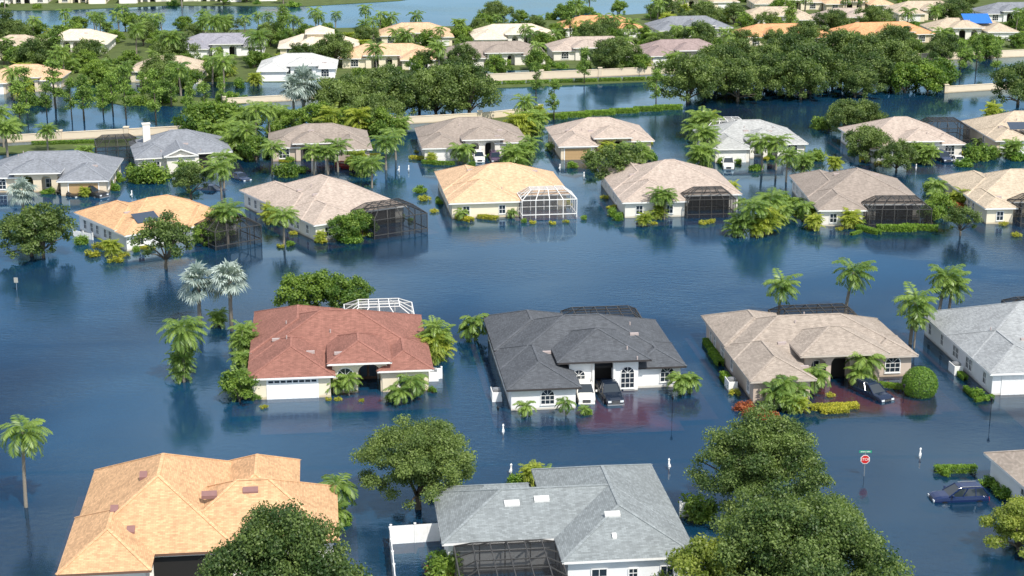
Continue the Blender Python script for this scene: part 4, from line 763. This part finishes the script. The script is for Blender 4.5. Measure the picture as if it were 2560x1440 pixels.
# scatter between the far houses
def blocked(p,m=1.5):
    for A,yw,a,b_,c,d in HR:
        q=Matrix.Rotation(-yw,3,'Z')@(p-A)
        if a-m<q.x<b_+m and c-m-1.5<q.y<d+m: return True
    return False
def scatter(x0,x1,y0,y1,n,keys,lo=.7,hi=1.2,slope=0):
    G0=gp(0,y1).y; G1=gp(0,y0).y; c=0;t=0
    while c<n and t<n*12:
        t+=1; g=random.uniform(G0,G1); s=(F/CT)/(g+H*TT); py=s*H/CT-480; px=random.uniform(x0,x1); p=gp(px,py+slope*(px-x0))
        if blocked(p): continue
        k=random.choice(keys); plant(k,p,random.uniform(lo,hi)*(1.25 if k[0] in 'sgr' else 1)); c+=1
mixA=['pine1','far0','far1','tree0','tree1','tree2','tree0','areca1','areca0','dark0','dark0','shrub1','shrub1','queen1','treedark','oak2']
scatter(-60,700,95,225,88,mixA,.8,1.25); scatter(200,620,205,262,26,['dark0','shrub1','areca0','far0','tree1','shrub0'],.8,1.3); scatter(700,1700,95,190,95,mixA,.8,1.2); scatter(1640,2600,60,160,85,mixA+['tree1','oak1'],.8,1.2); scatter(1650,2620,-25,60,75,mixA,.9,1.4)
scatter(-100,760,-35,22,64,['tree0','tree1','far0','far1','dark0','oak0','shrub1'],.8,1.3); scatter(1180,1700,20,60,20,['far0','tree1','far1','dark0','shrub1']); scatter(150,1150,72,92,36,['far0','far1','tree0','areca1','dark0','shrub1'],.8,1.2); scatter(1200,1900,60,100,24,mixA)
# ---------------------------------------------------------------- camera and light
cam=bpy.data.cameras.new('camera'); co=bpy.data.objects.new('camera',cam); COL.objects.link(co); cam.sensor_width=36; cam.lens=F/2560*36; cam.clip_end=9000; cam.clip_start=1
co.location=(0,0,H); co.rotation_euler=(math.pi/2-TH,0,0); SC.camera=co
EL=math.radians(53); AZ=math.radians(148)
sd=Vector((math.sin(AZ)*math.cos(EL),math.cos(AZ)*math.cos(EL),math.sin(EL)))
sl=bpy.data.lights.new('sun','SUN'); sl.energy=5.0; sl.angle=math.radians(.5); sl.color=(1,.95,.87); so=bpy.data.objects.new('sun',sl); COL.objects.link(so); so.rotation_euler=sd.to_track_quat('Z','Y').to_euler(); so.location=(0,0,100)
w=bpy.data.worlds.new('World'); SC.world=w; w.use_nodes=True; nt=w.node_tree; bg=nt.nodes['Background']; sk=nt.nodes.new('ShaderNodeTexSky'); sk.sky_type='NISHITA'; sk.sun_disc=False; sk.sun_elevation=EL; sk.sun_rotation=AZ; sk.air_density=1.0; sk.dust_density=.8; sk.ozone_density=1.5
tc=nt.nodes.new('ShaderNodeTexCoord'); mp=nt.nodes.new('ShaderNodeMapping'); mp.inputs['Scale'].default_value=(1,1,2.6); cn=nt.nodes.new('ShaderNodeTexNoise'); cn.inputs['Scale'].default_value=4.2; cn.inputs['Detail'].default_value=6
mr=nt.nodes.new('ShaderNodeMapRange'); mr.inputs['From Min'].default_value=.44; mr.inputs['From Max'].default_value=.64; mr.inputs['To Max'].default_value=.85; mx=nt.nodes.new('ShaderNodeMix'); mx.data_type='RGBA'; mx.inputs[7].default_value=(8.6,8.8,9.1,1)
nt.links.new(tc.outputs['Generated'],mp.inputs[0]); nt.links.new(mp.outputs[0],cn.inputs['Vector']); nt.links.new(cn.outputs['Fac'],mr.inputs[0]); nt.links.new(mr.outputs[0],mx.inputs[0]); nt.links.new(sk.outputs[0],mx.inputs[6])
nt.links.new(mx.outputs[2],bg.inputs[0]); bg.inputs[1].default_value=.15
SC.view_settings.view_transform='Standard'; SC.view_settings.look='None'; SC.view_settings.exposure=0
